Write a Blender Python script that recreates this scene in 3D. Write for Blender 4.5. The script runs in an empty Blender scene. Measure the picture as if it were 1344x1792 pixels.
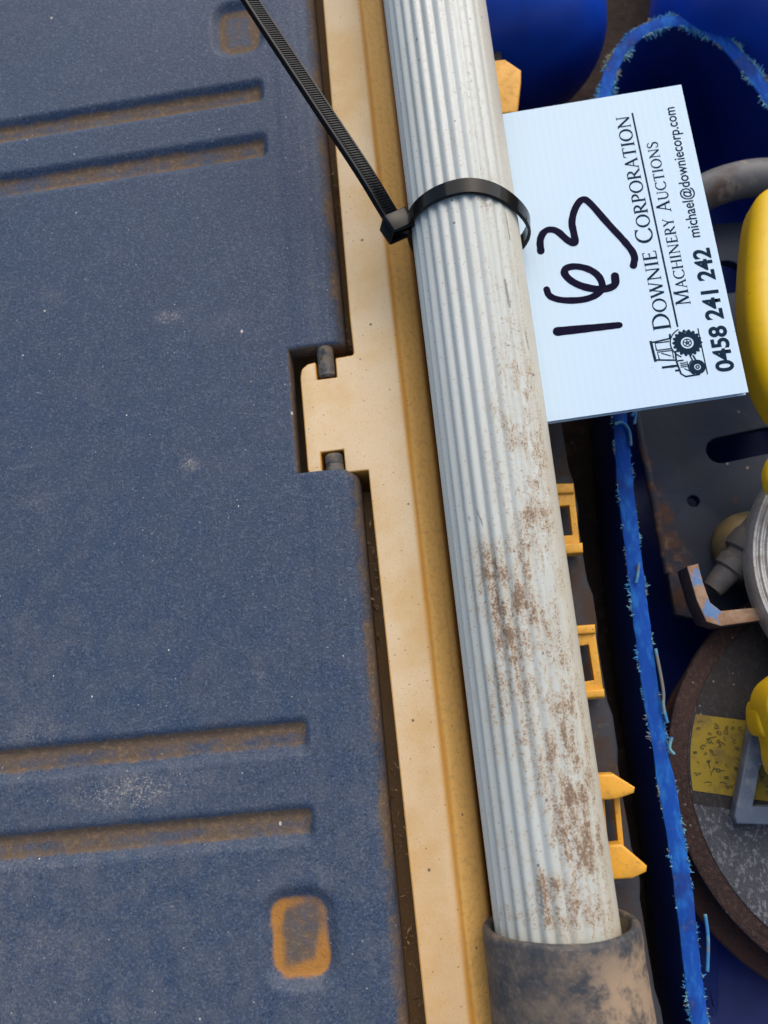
import bpy, bmesh, math, random
import numpy as np
from mathutils import Vector, Matrix, noise as mnoise

random.seed(7)
S = 0.001                                   # everything below is written in millimetres
sc = bpy.context.scene
COL = sc.collection

# ------------------------------------------------------------------ camera
F = 1346.0                                  # focal length in pixels of a 1344 x 1792 frame
cY = np.array([-540.0, -5400.0, F]); cY /= np.linalg.norm(cY)
cZ = np.array([-.1036, -.2396, -1.0]); cZ -= cY * cZ.dot(cY); cZ /= np.linalg.norm(cZ)
cX = np.cross(cY, cZ)
CM = np.array([cX, cY, cZ]).T               # world -> camera (right, down, forward)
CAM = -330.0 * (CM.T @ np.array([0, 0, 1.0]))

def at(px, py, z=0.0):
    """point of the plane height z that the photograph shows at a pixel (mm)"""
    d = CM.T @ np.array([(px - 672) / F, (py - 896) / F, 1.0])
    return CAM + d * ((z - CAM[2]) / d[2])

camd = bpy.data.cameras.new('camera')
cam = bpy.data.objects.new('camera', camd); COL.objects.link(cam)
camd.sensor_fit = 'VERTICAL'; camd.sensor_height = 36.0; camd.lens = 36.0 * F / 1792
camd.clip_start = 0.01; camd.clip_end = 50
rot = Matrix(((cX[0], -cX[1], -cX[2]), (cY[0], -cY[1], -cY[2]), (cZ[0], -cZ[1], -cZ[2])))
cam.matrix_world = Matrix.Translation(Vector(CAM) * S) @ rot.to_4x4()
camd.dof.use_dof = True; camd.dof.focus_distance = 0.318; camd.dof.aperture_fstop = 9.0
sc.camera = cam

# ------------------------------------------------------------------ daylight
SUN_DIR = Vector((0.35, 0.70, 0.72)).normalized()
w = bpy.data.worlds.new('World'); sc.world = w; w.use_nodes = True
nt = w.node_tree
sky = nt.nodes.new('ShaderNodeTexSky'); sky.sky_type = 'NISHITA'; sky.sun_disc = False
sky.sun_elevation = math.asin(SUN_DIR.z); sky.sun_rotation = math.atan2(SUN_DIR.x, SUN_DIR.y)
sky.dust_density = 3.0; sky.ozone_density = 1.0
bg = nt.nodes['Background']; bg.inputs['Strength'].default_value = 0.12
nt.links.new(sky.outputs[0], bg.inputs[0])
sd = bpy.data.lights.new('sun', 'SUN'); sd.energy = 1.5; sd.angle = math.radians(85); sd.color = (1.0, 0.93, 0.82)
sun = bpy.data.objects.new('sun', sd); COL.objects.link(sun)
sun.rotation_euler = SUN_DIR.to_track_quat('Z', 'Y').to_euler()
vs = sc.view_settings
sc.display_settings.display_device = 'sRGB'
vs.view_transform = 'Standard'; vs.look = 'None'; vs.gamma = 1.0; vs.use_curve_mapping = False; vs.exposure = 0.46
sc.cycles.use_denoising = True
sc.cycles.max_bounces = 6

# ------------------------------------------------------------------ material helper
class Mat:
    def __init__(s, name, base, rough=0.6, spec=0.5, metal=0.0):
        s.m = bpy.data.materials.new(name); s.m.use_nodes = True
        s.t = s.m.node_tree; s.p = s.t.nodes['Principled BSDF']
        s.c = s.rgb(base); s.r = None; s.rv = rough
        s.p.inputs['Metallic'].default_value = metal
        s.p.inputs['Specular IOR Level'].default_value = spec
        s.p.inputs['Roughness'].default_value = rough
        s.co = s.n('ShaderNodeTexCoord').outputs['Object']
        s.h = None
    def n(s, typ, **kw):
        x = s.t.nodes.new(typ)
        for k, v in kw.items(): setattr(x, k, v)
        return x
    def l(s, a, b): s.t.links.new(a, b)
    def rgb(s, c):
        x = s.n('ShaderNodeRGB'); x.outputs[0].default_value = (*c, 1); return x.outputs[0]
    def vec(s, stretch):
        if stretch is None: return s.co
        x = s.n('ShaderNodeMapping'); x.inputs['Scale'].default_value = stretch; s.l(s.co, x.inputs[0]); return x.outputs[0]
    def math(s, op, a, b=None, clamp=False):
        x = s.n('ShaderNodeMath', operation=op, use_clamp=clamp)
        for i, v in enumerate((a, b)):
            if v is None: continue
            if isinstance(v, (int, float)): x.inputs[i].default_value = v
            else: s.l(v, x.inputs[i])
        return x.outputs[0]
    def ramp(s, v, lo, hi):
        x = s.n('ShaderNodeMapRange', interpolation_type='SMOOTHSTEP')
        x.inputs['From Min'].default_value = lo; x.inputs['From Max'].default_value = hi
        s.l(v, x.inputs['Value']); return x.outputs[0]
    def noise(s, scale, detail=4, stretch=None, rough=0.6, dist=0.0):
        x = s.n('ShaderNodeTexNoise'); x.inputs['Scale'].default_value = scale
        x.inputs['Detail'].default_value = detail; x.inputs['Roughness'].default_value = rough
        x.inputs['Distortion'].default_value = dist
        s.l(s.vec(stretch), x.inputs['Vector']); return x.outputs[0]
    def nmask(s, scale, lo, hi, **kw): return s.ramp(s.noise(scale, **kw), lo, hi)
    def specks(s, scale, size, keep=0.3, stretch=None):
        """small round flecks: voronoi cells, a random share of which carry one"""
        x = s.n('ShaderNodeTexVoronoi'); x.inputs['Scale'].default_value = scale
        s.l(s.vec(stretch), x.inputs['Vector'])
        a = s.ramp(x.outputs['Distance'], size, size * 0.6)
        sp = s.n('ShaderNodeSeparateColor'); s.l(x.outputs['Color'], sp.inputs[0])
        return s.math('MULTIPLY', a, s.math('LESS_THAN', sp.outputs[0], keep))
    def attr(s, name):
        x = s.n('ShaderNodeAttribute'); x.attribute_name = name; return x.outputs['Fac']
    def nz(s, lo, hi):
        g = s.n('ShaderNodeNewGeometry'); q = s.n('ShaderNodeSeparateXYZ'); s.l(g.outputs['Normal'], q.inputs[0])
        return s.ramp(q.outputs['Z'], lo, hi)
    def mul(s, a, b): return s.math('MULTIPLY', a, b)
    def add(s, a, b): return s.math('ADD', a, b)
    def layer(s, fac, color, amount=1.0, rough=None):
        if amount != 1.0: fac = s.math('MULTIPLY', fac, amount, clamp=True)
        x = s.n('ShaderNodeMix', data_type='RGBA')
        s.l(fac, x.inputs[0]); s.l(s.c, x.inputs[6])
        if isinstance(color, tuple): x.inputs[7].default_value = (*color, 1)
        else: s.l(color, x.inputs[7])
        s.c = x.outputs[2]
        if rough is not None:
            y = s.n('ShaderNodeMix', data_type='FLOAT'); s.l(fac, y.inputs[0])
            if s.r is None: y.inputs[2].default_value = s.rv
            else: s.l(s.r, y.inputs[2])
            y.inputs[3].default_value = rough; s.r = y.outputs[0]
        return s
    def bump(s, height, dist, strength=1.0):
        x = s.n('ShaderNodeBump'); x.inputs['Distance'].default_value = dist * S; x.inputs['Strength'].default_value = strength
        s.l(height, x.inputs['Height'])
        if s.h is not None: s.l(s.h, x.inputs['Normal'])
        s.h = x.outputs[0]; return s
    def done(s):
        s.l(s.c, s.p.inputs['Base Color'])
        if s.r is not None: s.l(s.r, s.p.inputs['Roughness'])
        if s.h is not None: s.l(s.h, s.p.inputs['Normal'])
        return s.m

# ------------------------------------------------------------------ object helpers
def link(name, me, mat=None, parent=None, origin=None):
    o = bpy.data.objects.new(name, me); COL.objects.link(o)
    if mat is not None:
        me.materials.clear(); me.materials.append(mat)
    if origin is not None: o.location = Vector(origin) * S
    if parent is not None: o.parent = parent
    return o

def wloc(o):
    v = Vector((0, 0, 0))
    while o is not None: v = v + o.location; o = o.parent
    return v

def place(me, parent, origin):
    """mesh is in world metres: move it so that its object origin sits at the parent / at origin"""
    off = wloc(parent) if parent is not None else Vector(origin) * S
    me.transform(Matrix.Translation(-off))

def mk(name, verts, faces, mat, parent=None, origin=None, smooth=True, attrs=None, sharp=40):
    me = bpy.data.meshes.new(name)
    v = np.asarray(verts, dtype=float)
    if parent is None and origin is None: origin = (v[:, 0].mean(), v[:, 1].mean(), v[:, 2].min())
    me.from_pydata((v * S).tolist(), [], faces)
    place(me, parent, origin)
    if attrs:
        for k, a in attrs.items():
            at_ = me.attributes.new(k, 'FLOAT', 'POINT'); at_.data.foreach_set('value', np.asarray(a, dtype=np.float32))
    bm = bmesh.new(); bm.from_mesh(me); bmesh.ops.recalc_face_normals(bm, faces=bm.faces); bm.to_mesh(me); bm.free()
    if smooth:
        me.polygons.foreach_set('use_smooth', [True] * len(me.polygons))
        if sharp: me.set_sharp_from_angle(angle=math.radians(sharp))
    return link(name, me, mat, parent, origin if parent is None else None)

def mk_bm(name, bm, mat, parent=None, origin=None, smooth=True, sharp=40, recalc=True):
    """bm is in millimetres, world space"""
    if recalc: bmesh.ops.recalc_face_normals(bm, faces=bm.faces)
    if parent is None and origin is None:
        c = [v.co for v in bm.verts]; origin = (sum(p.x for p in c) / len(c), sum(p.y for p in c) / len(c), min(p.z for p in c))
    me = bpy.data.meshes.new(name); bm.to_mesh(me); bm.free()
    me.transform(Matrix.Scale(S, 4)); place(me, parent, origin)
    if smooth:
        me.polygons.foreach_set('use_smooth', [True] * len(me.polygons))
        if sharp: me.set_sharp_from_angle(angle=math.radians(sharp))
    return link(name, me, mat, parent, origin if parent is None else None)

def empty(name, loc):
    o = bpy.data.objects.new(name, None); COL.objects.link(o); o.location = Vector(loc) * S; o.empty_display_size = 0.01
    return o

def tag(o, label, cat, group=None, kind=None):
    if label: o['label'] = label
    if cat: o['category'] = cat
    if group: o['group'] = group
    if kind: o['kind'] = kind
    return o

def curve_bm(outer, holes=(), depth=1.0, bevel=0.0, res=2, fr=None):
    """flat plate from an outline with holes; thickness `depth` downwards from local z=0. returns bmesh in mm"""
    cu = bpy.data.curves.new('outline', 'CURVE'); cu.dimensions = '2D'; cu.fill_mode = 'BOTH'
    for loop in (outer, *holes):
        sp = cu.splines.new('POLY'); sp.points.add(len(loop) - 1)
        for p, q in zip(sp.points, loop): p.co = (q[0], q[1], 0, 1)
        sp.use_cyclic_u = True
    cu.extrude = max(depth / 2 - bevel, 0.0); cu.bevel_depth = bevel; cu.bevel_resolution = res; cu.offset = -bevel
    ob = bpy.data.objects.new('outline', cu); COL.objects.link(ob)
    dg = bpy.context.evaluated_depsgraph_get(); me = bpy.data.meshes.new_from_object(ob.evaluated_get(dg))
    bm = bmesh.new(); bm.from_mesh(me)
    bpy.data.objects.remove(ob); bpy.data.curves.remove(cu); bpy.data.meshes.remove(me)
    bmesh.ops.remove_doubles(bm, verts=bm.verts, dist=1e-4)
    bmesh.ops.translate(bm, verts=bm.verts, vec=(0, 0, -depth / 2))
    if fr is not None: bmesh.ops.transform(bm, matrix=fr, verts=bm.verts)
    return bm

def ppoly(pts, z): return [tuple(at(x, y, z)[:2]) for x, y in pts]

def smooth_poly(pts, n=3):
    """Chaikin corner cutting of a closed outline"""
    for _ in range(n):
        q = []
        for i in range(len(pts)):
            a, b = np.array(pts[i]), np.array(pts[(i + 1) % len(pts)])
            q += [tuple(a * .75 + b * .25), tuple(a * .25 + b * .75)]
        pts = q
    return pts

def smooth_path(pts, n=3):
    pts = [np.array(p, dtype=float) for p in pts]
    for _ in range(n):
        q = [pts[0]]
        for a, b in zip(pts[:-1], pts[1:]): q += [a * .75 + b * .25, a * .25 + b * .75]
        q.append(pts[-1]); pts = q
    return pts

def tube_bm(bm, path, rad, seg=12, closed_ends=True):
    path = [Vector(p) for p in path]; rings = []
    up = Vector((0, 0, 1))
    for i, p in enumerate(path):
        t = (path[min(i + 1, len(path) - 1)] - path[max(i - 1, 0)]).normalized()
        s = t.cross(up)
        if s.length < 1e-3: s = t.cross(Vector((0, 1, 0)))
        s.normalize(); u = s.cross(t)
        r = rad(i / (len(path) - 1)) if callable(rad) else rad
        rings.append([bm.verts.new(p + (s * math.cos(a) + u * math.sin(a)) * r) for a in (2 * math.pi * k / seg for k in range(seg))])
    for a, b in zip(rings[:-1], rings[1:]):
        for k in range(seg): bm.faces.new((a[k], a[(k + 1) % seg], b[(k + 1) % seg], b[k]))
    if closed_ends: bm.faces.new(rings[0]); bm.faces.new(rings[-1])
    return bm

def lathe_bm(profile, fr, seg=48, cap=True):
    """profile [(radius, height)] around local z, placed by matrix fr"""
    bm = bmesh.new(); rings = []
    for r, h in profile:
        rings.append([bm.verts.new((r * math.cos(2 * math.pi * k / seg), r * math.sin(2 * math.pi * k / seg), h)) for k in range(seg)])
    for a, b in zip(rings[:-1], rings[1:]):
        for k in range(seg): bm.faces.new((a[k], a[(k + 1) % seg], b[(k + 1) % seg], b[k]))
    if cap: bm.faces.new(rings[0]); bm.faces.new(rings[-1])
    bmesh.ops.transform(bm, matrix=fr, verts=bm.verts)
    return bm

def frame(o, zdir, xdir):
    z = Vector(zdir).normalized(); x = Vector(xdir); x = (x - z * x.dot(z)).normalized(); y = z.cross(x)
    return Matrix(((x.x, y.x, z.x, o[0]), (x.y, y.y, z.y, o[1]), (x.z, y.z, z.z, o[2]), (0, 0, 0, 1)))

def sstep(a, b, x):
    t = np.clip((x - a) / (b - a), 0, 1); return t * t * (3 - 2 * t)

# ------------------------------------------------------------------ materials
DUST = (0.30, 0.20, 0.12)
# charcoal lid plastic
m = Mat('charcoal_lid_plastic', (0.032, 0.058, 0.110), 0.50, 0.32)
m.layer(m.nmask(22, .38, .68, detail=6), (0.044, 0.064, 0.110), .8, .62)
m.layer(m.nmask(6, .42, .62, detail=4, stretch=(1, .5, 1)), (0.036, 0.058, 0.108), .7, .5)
m.layer(m.nmask(900, .50, .64, detail=3), (0.105, 0.135, 0.190), .62)
m.layer(m.nmask(1150, .54, .66, detail=2), (0.010, 0.018, 0.038), .75)
m.layer(m.nmask(330, .66, .73, detail=4, stretch=(.10, 1, 1)), (0.13, 0.15, 0.19), .35)
m.layer(m.nmask(300, .68, .74, detail=4, stretch=(1, .12, 1)), (0.12, 0.14, 0.18), .30)
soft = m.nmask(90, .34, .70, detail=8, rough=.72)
m.layer(m.math('MULTIPLY', m.attr('dust_and_sheen'), soft, clamp=True), (0.165, 0.165, 0.170), .75, .85)
dn = m.nmask(1100, .50, .68, detail=6, rough=.8)
m.layer(m.math('MULTIPLY', m.ramp(m.attr('dust_and_sheen'), .25, .95), dn, clamp=True), (0.50, 0.46, 0.40), 1.0, .9)
di = m.ramp(m.add(m.attr('dirt'), m.mul(m.math('SUBTRACT', m.noise(170, detail=8, rough=.75), .5), 1.7)), .18, .95)
m.layer(di, (0.140, 0.095, 0.058), .92, .95)
m.layer(m.mul(di, m.nmask(420, .46, .72, detail=6, rough=.75)), (0.31, 0.205, 0.115), .65, .95)
og = m.ramp(m.add(m.attr('orange'), m.mul(m.math('SUBTRACT', m.noise(150, detail=8, rough=.75), .5), 1.3)), .15, 1.0)
m.layer(og, (0.43, 0.19, 0.035), .9, .9)
m.layer(m.mul(og, m.nmask(500, .5, .7, detail=5)), (0.20, 0.10, 0.035), .5, .9)
m.layer(m.specks(230, .085, .30), (0.45, 0.44, 0.42), .7, .9)
m.layer(m.specks(120, .045, .32, (1, .75, 1)), (0.70, 0.67, 0.62), .9, .9)
m.layer(m.specks(62, .045, .32, (1, .7, 1)), (0.66, 0.60, 0.52), .85, .9)
m.layer(m.specks(45, .035, .30), (0.62, 0.55, 0.46), .9, .9)
m.layer(m.specks(110, .07, .20, (1.1, .8, 1)), (0.05, 0.04, 0.032), .9, .9)
m.bump(m.noise(1000, detail=3), .34, .9); m.bump(m.noise(60, detail=3), .5, .2)
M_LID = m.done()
# yellow plastic rim, dusty on top
m = Mat('dusty_yellow_plastic', (0.60, 0.27, 0.030), 0.5, 0.45)
m.layer(m.nmask(60, .35, .7, detail=5), (0.50, 0.25, 0.06), .6)
top = m.mul(m.nz(.80, .995), m.ramp(m.add(m.noise(45, detail=6), m.mul(m.noise(500, detail=4), .3)), .42, .68))
m.layer(m.mul(m.nz(.45, .70), m.nz(.90, .76)), (0.84, 0.50, 0.15), .92, .8)  # slope painted lighter to offset the pole's shade
q = m.n('ShaderNodeSeparateXYZ'); m.l(m.co, q.inputs[0])
fade = m.math('ADD', .42, m.mul(m.ramp(q.outputs['Y'], -.27, -.06), .58))
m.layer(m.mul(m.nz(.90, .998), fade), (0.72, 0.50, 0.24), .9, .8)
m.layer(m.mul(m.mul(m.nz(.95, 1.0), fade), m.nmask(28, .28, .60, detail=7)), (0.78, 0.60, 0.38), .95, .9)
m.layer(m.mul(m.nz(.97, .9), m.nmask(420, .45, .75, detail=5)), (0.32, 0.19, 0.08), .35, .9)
m.layer(m.attr('grime_and_shade'), (0.10, 0.05, 0.018), .9, .95)
m.layer(m.nmask(1300, .58, .70, detail=3), (0.44, 0.26, 0.11), .55)
m.layer(m.specks(420, .16, .22), (0.22, 0.12, 0.06), .75)
m.layer(m.specks(130, .11, .20), (0.13, 0.08, 0.05), .85)
m.bump(m.noise(900, detail=3), .12, .4); m.bump(m.noise(120, detail=3), .3, .25)
M_RIM = m.done()
# cleaner yellow for clips
m = Mat('yellow_clip_plastic', (0.74, 0.36, 0.028), 0.45, 0.45)
m.layer(m.nmask(140, .42, .72, detail=7), (0.50, 0.25, 0.035), .7, .7)
m.layer(m.nmask(230, .55, .72, detail=7, rough=.7), (0.30, 0.16, 0.05), .6, .9)
m.layer(m.nmask(500, .56, .74, detail=6), (0.22, 0.12, 0.05), .6, .9)
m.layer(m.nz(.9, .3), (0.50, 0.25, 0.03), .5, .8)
m.layer(m.specks(300, .12, .25), (0.16, 0.09, 0.04), .8)
m.bump(m.noise(300, detail=3), .3, .4)
M_CLIP = m.done()
m = Mat('glossy_yellow_tool_plastic', (0.84, 0.52, 0.004), 0.36, 0.5)
m.layer(m.nmask(90, .45, .75, detail=7), (0.66, 0.42, 0.022), .6, .55)
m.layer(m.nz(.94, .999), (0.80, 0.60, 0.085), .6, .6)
m.layer(m.nmask(260, .66, .74, detail=5, stretch=(1, .2, 1)), (0.42, 0.28, 0.06), .5, .7)
m.layer(m.nmask(420, .64, .75, detail=6), (0.30, 0.21, 0.07), .45, .8)
m.layer(m.specks(160, .09, .2), (0.2, 0.12, 0.03), .7)
m.bump(m.noise(180, detail=3), .25, .25)
M_YEL = m.done()
# painted aluminium pole with mud
m = Mat('dirty_painted_aluminium', (0.52, 0.545, 0.50), 0.26, 0.6)
m.layer(m.nmask(35, .4, .7, detail=4, stretch=(1, .2, 1)), (0.58, 0.61, 0.575), .8)
m.layer(m.attr('cream'), (0.58, 0.53, 0.42), .75, .5)
mid = m.ramp(m.noise(120, detail=7, stretch=(1.4, .6, 1.4), rough=.7), .36, .66)
nz_ = m.math('SUBTRACT', m.noise(560, detail=8, stretch=(1.2, .8, 1.2), rough=.8), .5)
nz2 = m.math('SUBTRACT', m.noise(1300, detail=4, rough=.75), .5)
base = m.add(m.mul(m.attr('dirt'), m.add(m.mul(mid, .95), .40)), m.add(m.mul(nz_, 2.5), m.mul(nz2, 3.0)))
m.layer(m.ramp(base, .22, 1.0), (0.50, 0.40, 0.27), .70, .8)
m.layer(m.ramp(base, .78, 1.15), (0.27, 0.17, 0.10), .75, .9)
m.layer(m.ramp(base, 1.08, 1.4), (0.15, 0.092, 0.058), .7, .9)
m.layer(m.specks(520, .2, .35), (0.25, 0.17, 0.11), .6)
m.layer(m.specks(170, .13, .18), (0.10, 0.08, 0.065), .8)
m.layer(m.ramp(m.add(m.attr('scratch'), m.mul(nz2, 1.2)), .45, .7), (0.17, 0.17, 0.17), .75, .5)
m.bump(m.noise(260, detail=6), .22, .4); m.bump(m.ramp(base, .5, 1.1), .15, .5)
M_POLE = m.done()
# rubber collar
m = Mat('muddy_black_rubber', (0.042, 0.047, 0.056), 0.62, 0.35)
m.layer(m.nmask(75, .47, .62, detail=9, rough=.74), (0.20, 0.15, 0.10), .55, .9)
m.layer(m.mul(m.attr('mud'), m.nmask(85, .40, .58, detail=9, rough=.74)), (0.40, 0.28, 0.18), .85, .95)
m.layer(m.nmask(500, .5, .75, detail=5), (0.30, 0.25, 0.20), .35)
m.bump(m.noise(260, detail=6), .35, .5)
M_RUB = m.done()
m = Mat('black_nylon', (0.004, 0.0045, 0.006), 0.12, 0.22)
m.layer(m.nmask(300, .55, .8, detail=4), (0.012, 0.012, 0.014), .5, .35)
m.bump(m.noise(350, detail=3), .08, .3)
M_TIE = m.done()
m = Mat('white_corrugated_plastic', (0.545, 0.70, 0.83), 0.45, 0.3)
wv = m.n('ShaderNodeTexWave'); wv.inputs['Scale'].default_value = 95.0; wv.bands_direction = 'X'
m.l(m.co, wv.inputs['Vector'])
m.bump(wv.outputs['Fac'], .10, .25); m.bump(m.noise(60, detail=3), .4, .2)
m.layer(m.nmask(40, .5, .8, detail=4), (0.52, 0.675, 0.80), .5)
m.layer(m.specks(110, .05, .12), (0.35, 0.33, 0.36), .6)
M_CARD = m.done()
m = Mat('navy_printing_ink', (0.010, 0.026, 0.050), 0.8, 0.04); m.layer(m.nmask(900, .5, .8), (0.03, 0.05, 0.075), .4); M_INK = m.done()
m = Mat('marker_pen_ink', (0.004, 0.003, 0.020), 0.7, 0.06); m.layer(m.nmask(400, .5, .75, detail=5), (0.018, 0.008, 0.026), .8); M_PEN = m.done()
# blue barrel plastic, darkened in colour for the shade deep in the tub
m = Mat('shaded_blue_plastic', (0.0045, 0.025, 0.205), 0.38, 0.4)
m.layer(m.nmask(35, .42, .7, detail=6), (0.006, 0.020, 0.12), .7, .55)
m.layer(m.nmask(300, .60, .78, detail=6), (0.05, 0.06, 0.09), .5, .8)
m.layer(m.specks(140, .08, .2), (0.04, 0.05, 0.07), .8)
m.bump(m.noise(120, detail=4), .4, .3)
M_BLUE = m.done()
m = Mat('lit_blue_drum_plastic', (0.006, 0.062, 0.46), 0.36, 0.4)  # brighter copy of the blue plastic, daylight on the drums put into its colour
m.layer(m.nmask(30, .42, .7, detail=6), (0.008, 0.045, 0.34), .7, .5)
m.layer(m.nmask(300, .60, .78, detail=6), (0.06, 0.08, 0.14), .4, .8)
m.bump(m.noise(90, detail=4), .5, .3)
M_DRUM = m.done()
m = Mat('sawn_blue_plastic', (0.011, 0.070, 0.36), 0.75, 0.10)
m.layer(m.nmask(260, .45, .7, detail=6, stretch=(1, .4, 1)), (0.024, 0.165, 0.52), .8)
m.layer(m.nmask(45, .50, .66, detail=7), (0.020, 0.040, 0.17), .75)
m.layer(m.nmask(90, .60, .75, detail=6), (0.20, 0.20, 0.22), .5, .9)
m.bump(m.noise(500, detail=4), .3, .5)
M_CUT = m.done()
m = Mat('pale_blue_swarf', (0.035, 0.20, 0.46), 0.7, 0.3)
m.layer(m.nmask(110, .46, .60, detail=4), (0.16, 0.34, 0.36), .8); m.layer(m.nmask(75, .50, .60, detail=4), (0.20, 0.17, 0.11), .85)
M_SWARF = m.done()
m = Mat('dark_painted_steel', (0.022, 0.032, 0.058), 0.55, 0.25)
m.layer(m.nmask(22, .40, .7, detail=6), (0.024, 0.025, 0.032), .7, .65)
q = m.n('ShaderNodeSeparateXYZ'); m.l(m.co, q.inputs[0])
ed = m.math('SUBTRACT', m.add(q.outputs['X'], m.mul(q.outputs['Y'], .19)), .1305)          # metres in from the folded edge
m.layer(m.ramp(m.add(m.mul(m.ramp(ed, .020, .004), .5), m.math('SUBTRACT', m.noise(95, detail=9, rough=.75), .5)), .40, .58), (0.105, 0.055, 0.034), .9, .9)
m.layer(m.mul(m.ramp(ed, .012, .002), m.nmask(170, .52, .66, detail=7)), (0.20, 0.13, 0.085), .7, .9)
m.layer(m.nmask(70, .62, .72, detail=8), (0.09, 0.05, 0.035), .75, .9)
m.layer(m.specks(100, .09, .22), (0.36, 0.31, 0.26), .75)
m.bump(m.noise(220, detail=5), .3, .4)
M_STEEL = m.done()
m = Mat('rusty_blue_painted_steel', (0.40, 0.265, 0.175), 0.75, 0.3)
m.layer(m.nmask(120, .42, .62, detail=7, rough=.7), (0.27, 0.145, 0.085), .8)
m.layer(m.mul(m.nmask(85, .50, .55, detail=5), m.nz(.85, .98)), (0.11, 0.23, 0.46), .95, .5)
m.layer(m.nmask(400, .6, .75, detail=4), (0.40, 0.33, 0.25), .6)
m.bump(m.noise(400, detail=5), .35, .5)
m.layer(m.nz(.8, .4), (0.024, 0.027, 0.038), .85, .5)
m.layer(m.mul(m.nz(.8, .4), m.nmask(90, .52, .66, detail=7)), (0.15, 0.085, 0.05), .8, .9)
M_RUST = m.done()
m = Mat('weathered_grey_pipe', (0.12, 0.122, 0.128), 0.55, 0.5)
m.layer(m.nmask(55, .42, .65, detail=7), (0.085, 0.056, 0.040), .9, .8)
m.layer(m.nmask(130, .54, .68, detail=7), (0.26, 0.23, 0.19), .7, .8)
m.bump(m.noise(200, detail=5), .3, .4)
M_PIPE = m.done()
m = Mat('dull_brass', (0.30, 0.21, 0.09), 0.42, 0.5, 0.45)
m.layer(m.nmask(120, .42, .66, detail=6), (0.17, 0.15, 0.085), .8); m.layer(m.nmask(80, .58, .68, detail=5), (0.30, 0.12, 0.05), .6)
m.bump(m.noise(250, detail=4), .25, .4)
M_BRASS = m.done()
m = Mat('grimy_grey_fitting', (0.095, 0.088, 0.084), 0.55, 0.4)
m.layer(m.nmask(130, .42, .68, detail=6), (0.17, 0.145, 0.115), .7); m.bump(m.noise(250, detail=4), .3, .4)
M_FIT = m.done()
# cutting wheels
def disc_mat(name, a, b, c):
    m = Mat(name, a, 0.85, 0.3)
    m.layer(m.nmask(90, .40, .66, detail=7, rough=.75), b, .8)
    m.layer(m.nmask(650, .50, .66, detail=3, stretch=(1, .6, 1)), c, .85)
    m.layer(m.specks(230, .14, .3), (0.33, 0.29, 0.26), .6)
    m.bump(m.noise(600, detail=4), .8, .9)
    return m.done()
M_DISC_EDGE = disc_mat('brown_grinding_grit', (0.060, 0.034, 0.028), (0.040, 0.024, 0.021), (0.095, 0.058, 0.046))
M_DISC_FACE = disc_mat('grey_grinding_mesh', (0.075, 0.077, 0.087), (0.050, 0.048, 0.052), (0.20, 0.205, 0.22))
M_DISC_DARK = disc_mat('dark_paper_washer', (0.034, 0.031, 0.033), (0.045, 0.036, 0.031), (0.055, 0.050, 0.049))
M_DISC_RUST = disc_mat('rusty_disc_edge', (0.070, 0.036, 0.026), (0.105, 0.040, 0.026), (0.050, 0.032, 0.028))
m = Mat('yellow_paper_label', (0.30, 0.215, 0.022), 0.7, 0.3)
m.layer(m.nmask(80, .44, .62, detail=8, rough=.7), (0.17, 0.115, 0.035), .85); m.layer(m.specks(420, .2, .35), (0.08, 0.06, 0.03), .7)
m.bump(m.noise(400, detail=4), .25, .4)
M_LABEL = m.done()
m = Mat('faded_black_print', (0.075, 0.060, 0.026), 0.7, 0.2); m.layer(m.nmask(500, .5, .7, detail=4), (0.10, 0.08, 0.03), .6); M_PRINT = m.done()
m = Mat('pale_ringed_metal', (0.46, 0.45, 0.43), 0.42, 0.5, 0.5)
m.layer(m.nmask(220, .42, .68, detail=7), (0.33, 0.28, 0.235), .7, .7); m.layer(m.nmask(900, .55, .7), (0.15, 0.12, 0.1), .5)
m.bump(m.noise(700, detail=4), .2, .4)
M_RING = m.done()
m = Mat('grey_tool_steel', (0.11, 0.14, 0.195), 0.45, 0.5)
m.layer(m.nmask(120, .45, .68, detail=7), (0.27, 0.28, 0.29), .7, .7); m.layer(m.specks(260, .12, .3), (0.5, 0.48, 0.45), .6)
m.bump(m.noise(350, detail=4), .2, .4)
M_TOOL = m.done()
# brown floor and others
m = Mat('dirty_brown_floor', (0.050, 0.034, 0.030), 0.9, 0.2)
m.layer(m.nmask(14, .40, .65, detail=8, rough=.7), (0.085, 0.06, 0.047), .8); m.layer(m.nmask(90, .55, .7, detail=7), (0.115, 0.085, 0.065), .7)
m.layer(m.specks(130, .13, .3), (0.2, 0.16, 0.12), .6)
m.bump(m.noise(150, detail=7), 2.0, .7)
M_FLOOR = m.done()
m = Mat('dark_grey_rail', (0.036, 0.036, 0.042), 0.6, 0.3)
m.layer(m.nmask(60, .45, .6, detail=6), (0.055, 0.032, 0.02), .85, .9); m.layer(m.nmask(260, .6, .72, detail=4), (0.1, 0.085, 0.07), .6)
m.bump(m.noise(220, detail=5), .5, .4)
M_RAIL = m.done()
m = Mat('brown_leaf_litter', (0.075, 0.042, 0.022), 0.9, 0.2)
m.layer(m.nmask(260, .40, .60, detail=4), (0.42, 0.28, 0.16), .9); m.layer(m.nmask(160, .55, .65, detail=4), (0.030, 0.02, 0.014), .8)
M_LITTER = m.done()
m = Mat('grimy_hinge_pin', (0.075, 0.075, 0.080), 0.55, 0.5)
m.layer(m.nmask(260, .40, .62, detail=6, rough=.7), (0.20, 0.145, 0.085), .85, .9); m.layer(m.nmask(180, .56, .66, detail=4), (0.015, 0.015, 0.018), .8)
m.bump(m.noise(450, detail=4), .5, .6)
M_PIN = m.done()

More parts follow.
